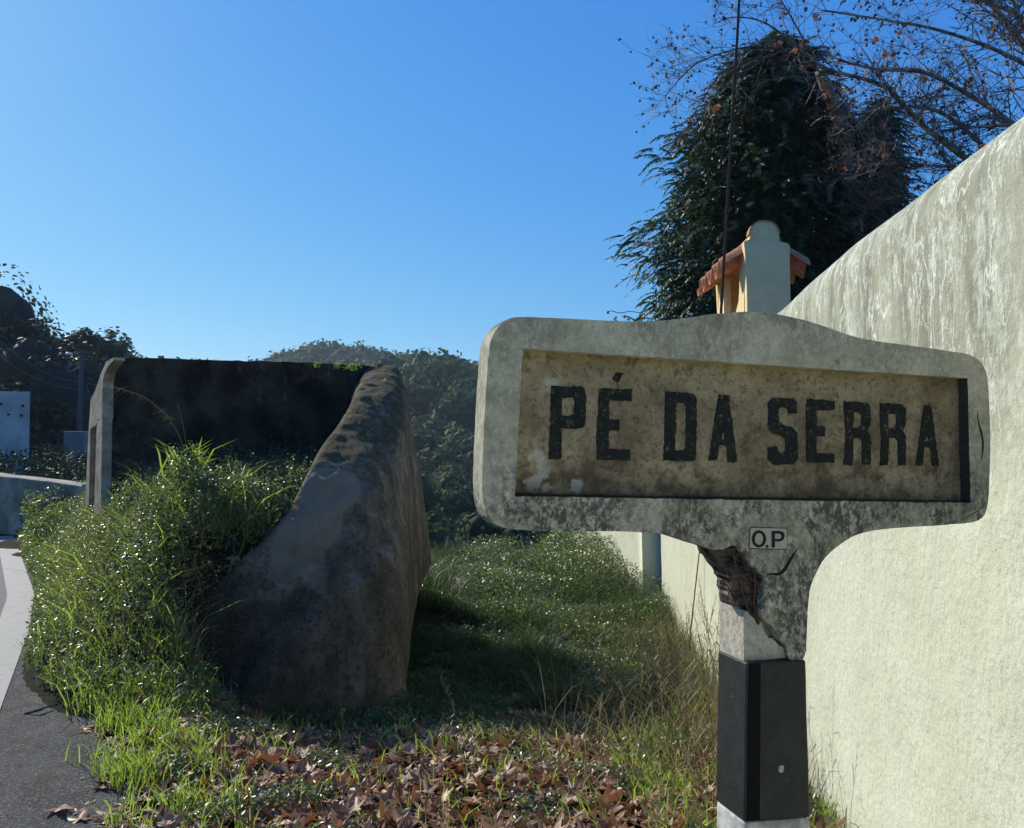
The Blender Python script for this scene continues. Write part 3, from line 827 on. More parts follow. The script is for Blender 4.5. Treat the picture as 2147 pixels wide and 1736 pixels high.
# reinforcing bars
for pts, r in (([(1537, 1150), (1541, 1185), (1551, 1225), (1563, 1262), (1570, 1295), (1568, 1330)], .0028),
               ([(1580, 1195), (1583, 1230), (1580, 1262), (1588, 1300), (1600, 1325)], .0030),
               ([(1551, 1160), (1562, 1190), (1575, 1215), (1595, 1222)], .0022)):
    b = MB(); b.tube(catmull([SP(SX(*p, .015), .015) for p in pts], 5), r, 6); link('reinforcing_bar', b.mesh('reinforcing_bar', True), mRust, sign)
for pts in ([c5(*p) for p in ((232, 205), (246, 255), (268, 270), (300, 275), (318, 262))], [c5(*p) for p in ((385, 428), (350, 420), (342, 408), (358, 400), (385, 402))]):
    b = MB(); b.tube(catmull([SP(SX(*p, .03), .03) for p in pts], 5), .0018, 6); link('wire_hook', b.mesh('wire_hook', True), mRust, sign)

# ------------------------------------------------------------------ guy wire
b = MB()
wp = [(1443, 1400, 8.3), (1449, 1314, 8.2), (1468, 1143, 8.1), (1490, 880, 8), (1511.6, 655, 7.9), (1526, 412, 7.8), (1538, 206, 7.7), (1546.6, 62, 7.65), (1549.5, 0, 7.6), (1553, -160, 7.5)]
b.tube([P(*p) for p in wp], [.006, .006, .006, .009, .014, .015, .015, .014, .012, .010], 6)
o = link('guy_wire', b.mesh('guy_wire'), mRust); tag(o, 'long rusty stay wire rising behind the sign and past the chimney', 'wire')

# ------------------------------------------------------------------ chimney and the house it stands on
CY0 = 9.8
ch = empty('chimney', P(1608, 700, CY0), 'cream plastered chimney with open sides, round-headed gable and terracotta tile roof', 'chimney')
CD = Vector((.05, 1, 0)).normalized(); CR = Vector((1, -.05, 0)).normalized()
CP = P(1563, 700, CY0); CP.z = 0
def CX(x, y):
    h = hit(x, y, CP, Vector((0, 1, 0)) * 1.0 - Vector((0, 0, 0))) if False else hit(x, y, CP, CD)
    return Vector(((h - CP).dot(CR), h.z))
def C3(p, t): return CP + CR * p[0] + CD * t + Vector((0, 0, p[1]))
c6 = lambda x, y: (1405.7 + x * .16035, 430.3 + y * .16035)
fr = [(1015, 1500), (1000, 1100), (985, 860), (975, 600), (962, 470), (1035, 440), (1040, 380), (1050, 320), (1075, 270), (1120, 232), (1170, 212), (1220, 205), (1275, 212), (1325, 228), (1370, 262), (1400, 305), (1422, 360), (1420, 440), (1432, 465), (1530, 490), (1560, 520), (1560, 700), (1570, 1220), (1575, 1500)]
pts = [CX(*c6(*p)) for p in fr]; pts[0].y = 2.1; pts[-1].y = 2.1
o = link('front_gable', extrude('front_gable', resample(pts, .04, .001), [], C3, 0, .12), mChim, ch); bevel(o, .008)
xl, xr = pts[2].x + .004, pts[-3].x - .004
zE = CX(*c6(930, 560)).y
# front pier behind the gable, its inner edge curved into the sill
side = [(.121, 2.1), (.121, zE - .02), (.30, zE - .05), (.36, zE - .25), (.36, zE - .38), (.42, zE - .55), (.62, zE - .68), (.95, zE - .80), (1.30, zE - .80), (1.30, zE - .1), (1.66, zE - .1), (1.66, 2.1)]
def SDP(p, t): return CP + CR * (xl + t) + CD * p[0] + Vector((0, 0, p[1]))
o = link('side_wall', extrude('side_wall', resample([Vector(p) for p in side], .05, .001), [], SDP, 0, .09), mChim, ch); bevel(o, .006)
o = link('side_wall', extrude('side_wall', resample([Vector(p) for p in side], .05, .001), [], SDP, xr - xl - .09, xr - xl), mChim, ch); bevel(o, .006)
b = MB()
rp = [Vector((xl, 2.1)), Vector((xl, zE - .08)), Vector((xr, zE - .08)), Vector((xr, 2.1))]
o = link('rear_gable', extrude('rear_gable', [CX(*c6(*p)) if p[1] < 1400 else CX(*c6(*p)) for p in fr], [], C3, 1.70, 1.80), mChim, ch)
xm = (xl + xr) / 2
zr = CX(*c6(1230, 330)).y
def tile(sidesign, k):
    V = []; F = []
    w = .42; n = 12
    y0 = .10 + k * w
    half = (xr - xl) / 2 + .27
    for layer in (0, 1):
        for e in (0, 1):
            for j in range(n + 1):
                a = j / n
                wave = .095 * math.sin(2 * math.pi * a)
                dist_ = (.06 if e == 0 else half)
                z = zr - .05 - dist_ * .62 + wave - layer * .018 + .008 * (k % 2)
                V.append(CP + CR * (xm + sidesign * dist_) + CD * (y0 + a * (w - .004)) + Vector((0, 0, z)))
    m = n + 1
    for j in range(n):
        F.append((j, j + 1, m + j + 1, m + j)); F.append((2 * m + j, 3 * m + j, 3 * m + j + 1, 2 * m + j + 1))
        F.append((m + j, m + j + 1, 3 * m + j + 1, 3 * m + j)); F.append((j, 2 * m + j, 2 * m + j + 1, j + 1))
    F.append((0, m, 3 * m, 2 * m)); F.append((n, 2 * m + n, 3 * m + n, m + n))
    return pymesh('roof_tile', V, F)
for sg in (-1, 1):
    for k in range(4): link('roof_tile', tile(sg, k), mTerra, ch)
for k in range(3):
    V = []; F = []
    n = 10; y0 = .125 + k * .55; y1 = y0 + .55
    rr = .185
    for rad in (rr, rr - .02):
        for yy in (y0, y1):
            for j in range(n + 1):
                t = math.pi * j / n
                V.append(CP + CR * (xm - rad * math.cos(t)) + CD * yy + Vector((0, 0, zr - .10 + rad * math.sin(t))))
    m = n + 1
    for j in range(n):
        F += [(j, j + 1, m + j + 1, m + j), (2 * m + j, 3 * m + j, 3 * m + j + 1, 2 * m + j + 1), (j, 2 * m + j, 2 * m + j + 1, j + 1)]
    link('ridge_tile', pymesh('ridge_tile', V, F), mTerra, ch)
# thin terracotta rim over the round head of the gable
rim = [CX(*c6(*p)) for p in fr[6:17]]
V = []; F = []
for p in rim:
    cc = Vector((xm, zr - .05)); dd = (p - cc).normalized()
    for k_, t in ((0, -.01), (.016, -.01), (.016, .12), (0, .12)): V.append(C3(p + dd * (k_ + .001), t))
for i in range(len(rim) - 1):
    for a in range(4): F.append((i * 4 + a, i * 4 + (a + 1) % 4, (i + 1) * 4 + (a + 1) % 4, (i + 1) * 4 + a))
link('ridge_tile', pymesh('rim_tile', V, F), mTerra, ch)
house = empty('house', (4.2, 11, -1), 'low cream house behind the boundary wall, carrying the chimney', 'house')
b = MB(); b.box((4.6, 11.5, .4), (4.0, 5.0, 3.0)); link('wall', b.mesh('wall'), mChim, house)
b = MB(); b.add([(2.3, 8.7, 1.9), (6.9, 8.7, 1.9), (6.9, 14.3, 1.9), (2.3, 14.3, 1.9), (4.6, 8.7, 2.75), (4.6, 14.3, 2.75)], [(0, 1, 4), (1, 2, 5, 4), (2, 3, 5), (3, 0, 4, 5), (3, 2, 1, 0)])
link('roof', b.mesh('roof'), mTerra, house)

# ------------------------------------------------------------------ foliage generators
def unit(n):
    v = rng.normal(size=(n, 3)); return v / np.linalg.norm(v, axis=1)[:, None]
def norm(v): return v / np.maximum(np.linalg.norm(v, axis=-1, keepdims=True), 1e-9)
def blades(pos, h, w, lean, lean_amt, rnd=None):
    n = len(pos)
    az = rng.uniform(0, 2 * np.pi, n)
    side = np.stack([np.cos(az), np.sin(az), np.zeros(n)], -1)
    la = rng.uniform(0, 2 * np.pi, n)
    ld = np.stack([np.cos(la), np.sin(la), np.zeros(n)], -1) if lean is None else lean
    ld = ld * (lean_amt if hasattr(lean_amt, '__len__') else np.full(n, lean_amt))[:, None]
    upv = np.array([0, 0, 1.])
    h = h[:, None]; w = w[:, None]
    b0 = pos - side * w; b1 = pos + side * w
    m = pos + (upv * .55 + ld * .25) * h
    m0 = m - side * w * .8; m1 = m + side * w * .8
    m2 = pos + (upv * .85 + ld * .65) * h
    n0 = m2 - side * w * .5; n1 = m2 + side * w * .5
    t = pos + (upv * .95 + ld * 1.1) * h
    V = np.stack([b0, b1, m0, m1, n0, n1, t], 1).reshape(-1, 3)
    i = np.arange(n)[:, None] * 7
    Q = np.concatenate([i + np.array([0, 1, 3, 2]), i + np.array([2, 3, 5, 4])])
    T = i + np.array([4, 5, 6])
    r = rng.random(n) if rnd is None else rnd
    return V, Q, T, np.repeat(r, 7)
def leaves(pos, size, nrm=None, spread=1.0, aspect=.5, rnd=None, axis=None):
    n = len(pos)
    nn = unit(n) if nrm is None else norm(nrm + unit(n) * spread)
    ax = unit(n) if axis is None else norm(axis + unit(n) * .4)
    ax = norm(ax - nn * (ax * nn).sum(-1, keepdims=True))
    sd = np.cross(nn, ax)
    s = size[:, None]
    a = pos; l = pos + ax * s * .5 + sd * s * aspect * .5 + nn * s * .10
    t = pos + ax * s; r = pos + ax * s * .5 - sd * s * aspect * .5 + nn * s * .10
    V = np.stack([a, r, t, l], 1).reshape(-1, 3)
    i = np.arange(n)[:, None] * 4
    T = np.concatenate([i + np.array([0, 1, 2]), i + np.array([0, 2, 3])])
    rr = rng.random(n) if rnd is None else rnd
    return V, T, np.repeat(rr, 4)
class Acc:
    def __init__(s): s.V = []; s.Q = []; s.T = []; s.A = []; s.n = 0
    def add(s, V, T=None, A=None, Q=None):
        s.V.append(V)
        if T is not None: s.T.append(T + s.n)
        if Q is not None: s.Q.append(Q + s.n)
        s.A.append(A if A is not None else np.zeros(len(V))); s.n += len(V)
    def blades(s, *a, **k):
        V, Q, T, A = blades(*a, **k); s.add(V, T, A, Q)
    def leaves(s, *a, **k):
        V, T, A = leaves(*a, **k); s.add(V, T, A)
    def mesh(s, name):
        return npmesh(name, np.concatenate(s.V), np.concatenate(s.Q) if s.Q else None, np.concatenate(s.T) if s.T else None, np.concatenate(s.A))
def vnoise(X, Y, f, seed=0.0):
    return np.sin(X * f * 1.3 + seed + 1.7 * np.sin(Y * f * .9 + seed)) * np.cos(Y * f * 1.1 - seed * 2 + 1.3 * np.sin(X * f * .7)) * .5 + .5
def xyz_at(X, Y, dz=0.0): return np.stack([X, Y, terrain(X, Y) + dz], -1)
def rnd_in(n, x0, x1, y0, y1): return rng.uniform(x0, x1, n), rng.uniform(y0, y1, n)

# ------------------------------------------------------------------ undergrowth on the bank: one tangle nobody could count
ac = Acc()
X, Y = rnd_in(640000, -9.5, -1.2, 5.0, 15.5)
bk = bank(X, Y)
keep = ((bk > .02) | ((X - road_x(Y) < .9) & (Y > 6.2))) & (rng.random(len(X)) < np.clip(bk * 1.6, .3, 1)) & (X > road_x(Y) + .02) & (rng.random(len(X)) < np.interp(Y, [5, 9, 15], [1, .9, .35]))
# keep off the wall itself
bx = (X - A0.x) * bnrm.x + (Y - A0.y) * bnrm.y
keep &= ~((bx < .03) & (bx > -.5) & (X > A0.x - .1))
X, Y, bk = X[keep], Y[keep], bk[keep]
lump = .30 * (vnoise(X, Y, 3.1, 1) - .4) + .24 * (vnoise(X, Y, 8.3, 4) - .5) + .07 * (vnoise(X, Y, 19, 2) - .5)
topv = bk * .34 + .10 + lump * np.clip(bk * 2, .2, 1)
hh = topv * (1 - rng.random(len(X)) ** 3 * .8)
pos = xyz_at(X, Y, np.maximum(hh, .02))
nrm = np.stack([np.zeros(len(X)), -np.full(len(X), .3), np.ones(len(X))], -1)
sz = rng.uniform(.014, .044, len(X)) * np.interp(Y, [5, 8, 14], [.9, 1.1, 1.6])
ac.leaves(pos, sz, nrm, 1.5, .5, rnd=np.clip(rng.random(len(X)) * .7 + .3 * vnoise(X, Y, 2.3, 9), 0, 1))
sp = rng.integers(0, len(X), 6500)            # upright leafy shoots breaking the outline
for k in range(14):
    m_ = len(sp)
    hgt = rng.uniform(.05, .22, m_)
    pp = xyz_at(X[sp], Y[sp], np.maximum(topv[sp], .02)); pp[:, 2] += hgt * k / 13
    pp[:, :2] += rng.normal(0, .008, (m_, 2))
    ac.leaves(pp, rng.uniform(.012, .028, m_), nrm[sp], 1.2, .5)
kk = (rng.random(len(X)) < 2600 / len(X)); P_ = xyz_at(X[kk], Y[kk], np.maximum(topv[kk] * .9, .03))
ac.leaves(P_, rng.uniform(.04, .075, len(P_)), nrm[kk], 1.2, .6)
P_ = P_[:70]; ac.leaves(P_, rng.uniform(.07, .11, len(P_)), np.tile([0, -.4, 1.], (len(P_), 1)), .8, .8, rnd=np.full(len(P_), .99))
bush = link('undergrowth', ac.mesh('undergrowth'), mBush); tag(bush, kind='stuff', label='tangle of small glossy leaves covering the bank between road and old wall')
ac = Acc()
X, Y = rnd_in(90000, -9.5, -1.0, 5.0, 15)
bk = bank(X, Y)
keep = (bk > .02) & (X > road_x(Y) + .0) & (rng.random(len(X)) < np.clip(vnoise(X, Y, 4.5, 7) * 1.1 - .45, .04, 1)) & (rng.random(len(X)) < np.interp(Y, [5, 9, 15], [1, .8, .3]))
X, Y, bk = X[keep], Y[keep], bk[keep]
ac.blades(xyz_at(X, Y, bk * .2), rng.uniform(.10, .28, len(X)), rng.uniform(.002, .0045, len(X)), None, rng.uniform(.3, 1.2, len(X)))
X, Y = rnd_in(5000, -6.5, -2.0, 5.2, 9.5)
bk = bank(X, Y); kk = (bk > .15) & (rng.random(len(X)) < .5); X, Y, bk = X[kk], Y[kk], bk[kk]
ac.blades(xyz_at(X, Y, bk * .3), rng.uniform(.18, .42, len(X)), rng.uniform(.003, .007, len(X)), None, rng.uniform(.6, 1.6, len(X)))
g = link('bank_grass', ac.mesh('bank_grass'), mGrass); tag(g, kind='stuff', label='long bright grass growing through the leafy bank')

ac = Acc()
X, Y = rnd_in(4000, -6.5, -2.0, 5.2, 9.5)
bk = bank(X, Y); kk = bk > .15; X, Y, bk = X[kk], Y[kk], bk[kk]
ac.blades(xyz_at(X, Y, bk * .3), rng.uniform(.15, .42, len(X)), rng.uniform(.0015, .003, len(X)), None, rng.uniform(.3, 1.5, len(X)))
X, Y = rnd_in(26000, .2, 3, 4.0, 10.5)
kk = (X < wall_x(Y) - .03) & (rng.random(len(X)) < np.exp(-(wall_x(Y) - X) / .38) * np.interp(Y, [4, 5, 10], [.5, 1, .8])); X, Y = X[kk], Y[kk]
ac.blades(xyz_at(X, Y), rng.uniform(.1, .5, len(X)), rng.uniform(.0015, .0035, len(X)), None, rng.uniform(.3, 1.3, len(X)))
g = link('dry_grass', ac.mesh('dry_grass'), mDry); tag(g, kind='stuff', label='dry straw-coloured grass among the green along walls and bank')
# ------------------------------------------------------------------ grass in the hollow
def shade_grass():
    ac = Acc()
    X, Y = rnd_in(230000, -2.4, 3.2, 4.4, 22)
    keep = (X < wall_x(Y) - .02) & (bank(X, Y) < .03) & (X > np.interp(Y, [4.4, 5.5, 6.4, 10], [-2.0, -1.9, -1.5, -1.3]) + np.where(Y > 10, -1.2, 0))
    dens = np.interp(Y + .5 * np.sin(X * 2.2), [4.4, 5.1, 5.9, 7, 10, 14, 22], [.01, .06, .35, 1, 1, .8, .45]) * np.clip(vnoise(X, Y, 1.9, 3) * 1.1 + .15, .1, 1)
    keep &= rng.random(len(X)) < dens
    X, Y = X[keep], Y[keep]
    hg = np.interp(Y, [4.4, 5.5, 8, 11, 22], [.06, .11, .17, .32, .5]) * rng.uniform(.35, 1.5, len(X)) * (.3 + 1.2 * vnoise(X, Y, 3.7, 5))
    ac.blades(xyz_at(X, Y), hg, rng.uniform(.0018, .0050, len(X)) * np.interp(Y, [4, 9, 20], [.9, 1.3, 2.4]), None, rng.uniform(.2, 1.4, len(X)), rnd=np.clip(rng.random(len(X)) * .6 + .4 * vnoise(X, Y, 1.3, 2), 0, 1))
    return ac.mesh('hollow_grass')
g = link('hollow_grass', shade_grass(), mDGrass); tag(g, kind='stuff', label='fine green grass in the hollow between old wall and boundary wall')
ac = Acc()
X, Y = rnd_in(150000, -2.4, 2.6, 4.8, 11)
keep = (X < wall_x(Y) - .03) & (bank(X, Y) < .03) & (X > np.interp(Y, [4.4, 5.5, 6.4, 10], [-2.0, -1.9, -1.5, -1.2]))
keep &= rng.random(len(X)) < np.clip(vnoise(X, Y, 3.3, 21) * 2.2 - .75, 0, 1) * np.interp(Y, [4.8, 5.6, 11], [.2, 1, 1])
X, Y = X[keep], Y[keep]
ac.leaves(xyz_at(X, Y, rng.random(len(X)) ** .6 * np.interp(Y, [5, 8, 11], [.09, .2, .34]) * (.3 + vnoise(X, Y, 5, 8))), rng.uniform(.018, .045, len(X)), np.tile([0, -.2, 1.], (len(X), 1)), 1.2, .5)
g = link('hollow_weeds', ac.mesh('hollow_weeds'), mWeed); tag(g, kind='stuff', label='low leafy weeds among the shaded grass of the hollow')
# leafy low scrub at the far side of the hollow
ac = Acc()
X, Y = rnd_in(210000, -1.2, 3.0, 6.2, 22)
keep = (X < wall_x(Y) - np.where(Y > 12.6, .25 + (Y - 12.9) * .17, .05)) & (X > -1.3)
keep &= rng.random(len(X)) < np.maximum(np.interp(Y, [8.6, 10, 12, 22], [0, .6, 1, .6]), (X > .55) * .55 * (Y < 10)) * np.clip(vnoise(X, Y, 1.5, 12) * 1.6 - .2, 0.1, 1)
X, Y = X[keep], Y[keep]
hump = np.interp(Y, [6.2, 7.5, 9, 10.5, 13, 17, 22], [.12, .26, .32, .42, .75, 1.05, 1.1]) * (.55 + .7 * vnoise(X, Y, 1.6, 6)) * np.interp(X, [-1.3, .2, 1.2, 2.4], [.7, .8, 1.05, .75])
hz = hump * (1 - rng.random(len(X)) ** 2 * .95)
ac.leaves(xyz_at(X, Y, hz), rng.uniform(.025, .06, len(X)) * np.interp(Y, [9, 20], [.8, 1.3]), np.tile([0, -.3, 1.], (len(X), 1)), 1.1, .45)
g = link('scrub', ac.mesh('scrub'), mBush); tag(g, kind='stuff', label='leafy sunlit scrub at the far end of the grassy hollow')

# sunlit grass by the shoulder and weeds through the leaves
ac = Acc()
X, Y = rnd_in(150000, -3.4, 1.8, 2.6, 5.9)
rx = road_x(Y)
edge = np.clip(1 - np.abs(X - (rx + .85)) / .50, 0, 1)
tuft = np.clip(vnoise(X, Y, 6, 8) * 1.5 - .55, 0, 1)
dens = np.maximum(edge ** .9 * (tuft * .6 + .04), tuft * .07 * (X > rx + .9)) * (X > rx + np.interp(Y, [3, 4.8, 6], [.72, .42, .1]) + .10 * np.sin(Y * 7))
dens = np.maximum(dens, (X > .55) * (X < wall_x(Y) - .05) * np.clip(vnoise(X, Y, 5, 2) - .3, 0, 1) * .35)
dens *= np.interp(Y, [2.6, 5.2, 5.9], [1, 1, .4])
keep = rng.random(len(X)) < dens
X, Y = X[keep], Y[keep]
ac.blades(xyz_at(X, Y), rng.uniform(.05, .17, len(X)), rng.uniform(.0018, .0042, len(X)), None, rng.uniform(.2, 1.0, len(X)))
g = link('verge_grass', ac.mesh('verge_grass'), mGrass); tag(g, kind='stuff', label='bright sunlit tufts of grass along the gravel shoulder')
# small creeping weeds in the litter
ac = Acc()
X, Y = rnd_in(60000, -2.2, 1.5, 2.7, 5.2)
keep = (rng.random(len(X)) < np.clip(vnoise(X, Y, 4.2, 15) * 2.4 - 1.55, 0, 1)) & (X > road_x(Y) + .9) & (X < wall_x(Y) - .05)
X, Y = X[keep], Y[keep]
ac.leaves(xyz_at(X, Y, rng.uniform(.03, .10, len(X))), rng.uniform(.015, .035, len(X)), np.tile([0, 0, 1.], (len(X), 1)), .8, .6)
g = link('creeping_weeds', ac.mesh('creeping_weeds'), mBush); tag(g, kind='stuff', label='low glossy weeds growing through the fallen leaves')

# ------------------------------------------------------------------ tall dry stalks beside the wall and post
def stalk(name, base, tip, bend, r, mat, label, heads=10, leavesn=4):
    p0, p3 = Vector(base), Vector(tip)
    pts = [p0, p0.lerp(p3, .35) + Vector(bend) * .35, p0.lerp(p3, .7) + Vector(bend) * .4, p3]
    pts = catmull(pts, 5)
    b = MB(); b.tube(pts, list(np.linspace(r, r * .35, len(pts))), 4)
    L = (p3 - p0).length
    for k in range(leavesn):
        f = random.uniform(.1, .75); i = int(f * (len(pts) - 1)); q0 = pts[i]
        a = random.uniform(0, 6.28); dv = Vector((math.cos(a), math.sin(a), .9)).normalized(); l = random.uniform(.10, .24)
        q1 = q0 + dv * l * .6; q2 = q0 + dv * l + Vector((0, 0, -l * .35)); w = Vector((-dv.y, dv.x, 0)) * r * 2.0
        b.add([q0 - w * .5, q0 + w * .5, q1 + w, q1 - w, q2], [(0, 1, 2, 3), (3, 2, 4)])
    for k in range(heads):
        f = 1 - k * .28 / max(heads, 1); i = f * (len(pts) - 1); i0 = int(min(i, len(pts) - 2)); q0 = pts[i0].lerp(pts[i0 + 1], i - i0)
        a = random.uniform(0, 6.28); dv = Vector((math.cos(a) * .6, math.sin(a) * .6, random.uniform(.2, .9))).normalized(); l = random.uniform(.02, .05)
        w = Vector((-dv.y, dv.x, .2)) * .0022
        b.add([q0, q0 + dv * l * .5 + w, q0 + dv * l, q0 + dv * l * .5 - w], [(0, 1, 2, 3)])
    me = b.mesh(name)
    o = link(name, me, mat); tag(o, label, 'grass stalk'); return o
def gz(x, y): return float(terrain(np.array([x]), np.array([y]))[0])
def gz_arr(x, y): return terrain(x, y)
def on_ground(px, py0, Y):
    p = P(px, py0, Y); p.z = gz(p.x, p.y); return p
sg = 'dry grass stalks by the boundary wall'
base_label = 'thin dry seed-headed grass stalk standing in the weeds between post and boundary wall'
specs = []
for k in range(130):
    Y = random.uniform(3.9, 8.8)
    x = wall_x(Y) - abs(random.gauss(0, .38)) - .06
    if x < .2: continue
    h = random.uniform(.35, .95)
    specs.append((x, Y, h, random.gauss(-.12, .16), random.gauss(0, .12)))
for x, Y, h, lx, ly in specs:
    z = gz(x, Y)
    o = stalk('grass_stalk', (x, Y, z), (x + lx, Y + ly, z + h), (random.gauss(0, .05), 0, .03), random.uniform(.0018, .0032), mDry if random.random() < .65 else mGrass, base_label, 12, 5)
    o['group'] = sg
for (bx_, by_, tx, ty, Y, lab) in ((1195, 1640, 1252, 1480, 3.9, 'tallest pale forked dry stalk standing among the fallen leaves left of the post'),
                                 (1245, 1640, 1215, 1500, 3.95, 'short pale dry stalk leaning left beside the forked one in the fallen leaves'),
                                 (985, 1600, 925, 1425, 4.6, 'single thin stalk leaning left in the middle of the fallen leaves'),
                                 (1345, 1500, 1265, 1270, 5.2, 'long dry stalk leaning left in front of the shaded grass'),
                                 (1474, 1360, 1515, 1194, 5.0, 'thin straight stem leaning right just behind the broken post'),
                                 (700, 1620, 720, 1490, 4.3, 'small green stalk growing from the leaves below the old wall')):
    bpnt = on_ground(bx_, by_, Y)
    stalk('grass_stalk', bpnt, P(tx, ty, Y), (.02, 0, .02), .0026, mDry, lab, 14, 3)

# reed-like plant in front of the old wall
rp = empty('reed_plant', P(385, 1000, 7.7), 'tall reed-like plant with narrow leaves and drooping dry plume in front of the dark wall', 'plant')
b = MB()
for k in range(34):
    p0 = P(random.gauss(388, 24), 1000, 7.0 + random.gauss(0, .1)); a = random.uniform(0, 6.28); l = random.uniform(.2, .45)
    dv = Vector((math.cos(a) * .55, math.sin(a) * .3, 1)).normalized()
    q1 = p0 + dv * l * .6; q2 = p0 + dv * l * .9 + Vector((math.cos(a) * l * .35, 0, -.02)); w = Vector((.006, .003, 0))
    b.add([p0 - w, p0 + w, q1 + w, q1 - w, q2], [(0, 1, 2, 3), (3, 2, 4)])
link('leaf_blades', b.mesh('leaf_blades'), mGrass, rp)
b = MB()
main = catmull([P(400, 1000, 7.2), P(378, 920, 7.2), P(345, 868, 7.2), P(300, 830, 7.2), P(245, 812, 7.2)], 5)
b.tube(main, list(np.linspace(.007, .002, len(main))), 5)
b.tube(catmull([P(400, 1000, 7.2), P(385, 900, 7.2), P(372, 845, 7.2)], 4), .004, 5)
for k in range(60):
    i = random.randint(8, len(main) - 1); q0 = main[i]; q1 = q0 + Vector((random.gauss(0, .05), random.gauss(0, .03), random.gauss(-.03, .04))); w = Vector((0, 0, .0022))
    b.add([q0 - w, q1, q0 + w], [(0, 1, 2)])
link('dry_plume', b.mesh('dry_plume'), mDry, rp)

# bright ferns on the old wall's crest
for i, (px, py, Y, lab) in enumerate(((737, 768, 9.45, 'largest tuft of bright green fern on the old wall crest'), (706, 765, 9.4, 'small tuft of fern left of the largest on the wall crest'), (806, 802, 9.3, 'small fern tuft on the rounded corner of the old wall'), (797, 822, 9.1, 'lowest small fern tuft on the rounded wall corner'), (664, 764, 9.3, 'leftmost tiny fern tuft on the old wall crest'))):
    c_ = P(px, py, Y - .12)
    ac = Acc(); n = 60 if i else 130
    pos = np.array(c_)[None] + rng.normal(0, 1, (n, 3)) * np.array([.035 if i == 0 else .016, .012, .014])
    ac.leaves(pos, rng.uniform(.02, .04, n), np.tile([0, -.5, .7], (n, 1)), .9, .4)
    o = link('wall_fern', ac.mesh('wall_fern'), mFern); tag(o, lab, 'fern')

# ------------------------------------------------------------------ fallen leaves
def leaf_mesh(seed):
    r = random.Random(seed)
    # palmate outline, five lobes
    ang = []; rad = []
    for lobe, (a0, L) in enumerate(((-118, .52), (-62, .82), (0, 1.0), (62, .82), (118, .52))):
        L *= r.uniform(.85, 1.1)
        ang += [a0 - 20, a0 - 9, a0, a0 + 9, a0 + 20]; rad += [L * .62, L * .80, L, L * .78, L * .58]
        if lobe < 4: ang.append(a0 + 30); rad.append(.38 * r.uniform(.85, 1.15))
    curl = r.uniform(-.9, 1.3); twist = r.uniform(-.5, .5); cup = r.uniform(-.4, .8)
    pts = [(0, 0, 0)]
    for a, q in zip(ang, rad):
        t = math.radians(a); pts.append((q * math.sin(t) * .5, q * math.cos(t) * .5, 0))
    mids = [(x * .5, y * .5, 0) for x, y, z in pts[1:]]
    n = len(ang)
    V = pts + mids
    def f(p):
        x, y, _ = p; q = math.hypot(x, y)
        fold = abs(x) * .35
        return (x, y, fold * cup + curl * q * q + twist * x * y * 2 + .02 * math.sin(x * 17 + seed) + .02 * math.cos(y * 13 + seed))
    V = [f(p) for p in V]
    F = []
    for i in range(n - 1):
        F.append((0, 1 + n + i, 2 + n + i)); F.append((1 + n + i, 1 + i, 2 + i, 2 + n + i))
    V += [f((-.006, -.03, 0)), f((.006, -.03, 0)), (-.003, -.42, .03), (.003, -.42, .03)]
    k = len(V) - 4; F += [(k, k + 1, k + 3, k + 2)]
    return V, F
protos = [leaf_mesh(i) for i in range(10)]
pmesh = []
for V, F in protos:
    me = pymesh('fallen_leaf', V, F); me.materials.append(mLit); pmesh.append(me)
N = 5800
lx, ly = rnd_in(N * 3, -2.4, 1.9, 2.9, 9)
dens = np.interp(ly, [2.9, 5.5, 6.2, 7.2, 9], [1, 1, .85, .5, .08])
dens = dens * np.clip((lx - road_x(ly) - .45) * 2.0, 0.02, 1) * np.where(ly > 5.5, np.clip(1 - np.abs(lx - .55) / 1.3, .08, 1), 1)
keep = (rng.random(len(lx)) < dens) & (lx < wall_x(ly) - .05)
lx, ly = lx[keep][:N], ly[keep][:N]
order = np.argsort(ly); lx, ly = lx[order], ly[order]
ux = lx / ly * FPX + 1073
show = (ux > 60) & (ux < 1500) & (ly > 3.35)
big = list(np.where(show)[0][:290])
cntv = 0
lab = 'curled brown plane leaf lying in the carpet of fallen leaves below the old wall'
bigset = set(big)
AV, AT, AA, nn_ = [], [], [], 0
for i in range(len(lx)):
    z = gz(lx[i], ly[i]) + (random.uniform(.006, .05) if lx[i] > road_x(ly[i]) + .8 else .004)
    s = random.uniform(.07, .20)
    fl_ = .42 if lx[i] > road_x(ly[i]) + .8 else .06
    R = Matrix.Rotation(random.uniform(0, 6.28), 4, 'Z') @ Matrix.Rotation(random.gauss(0, fl_), 4, 'X') @ Matrix.Rotation(random.gauss(0, fl_), 4, 'Y')
    if random.random() < .25: R = R @ Matrix.Rotation(math.pi, 4, 'X')
    if i in bigset:
        o = bpy.data.objects.new('fallen_leaf', pmesh[i % 10]); o.matrix_world = Matrix.Translation((lx[i], ly[i], z + .012)) @ R @ Matrix.Scale(s, 4)
        COL.objects.link(o); tag(o, lab, 'leaf', 'fallen leaves on the ground')
    else:
        V, F = protos[i % 10]; no_ = (len(V) - 5) // 2; F = [(0, 1 + q, 2 + q) for q in range(no_ - 1)]
        m4 = np.array(Matrix.Translation((lx[i], ly[i], z)) @ R @ Matrix.Scale(s, 4))
        v = np.c_[np.array(V), np.ones(len(V))] @ m4.T
        AV.append(v[:, :3])
        for f_ in F:
            f_ = [q + nn_ for q in f_]
            AT.append(f_[:3]);
            if len(f_) == 4: AT.append([f_[0], f_[2], f_[3]])
        AA.append(np.full(len(V), random.random())); nn_ += len(V)
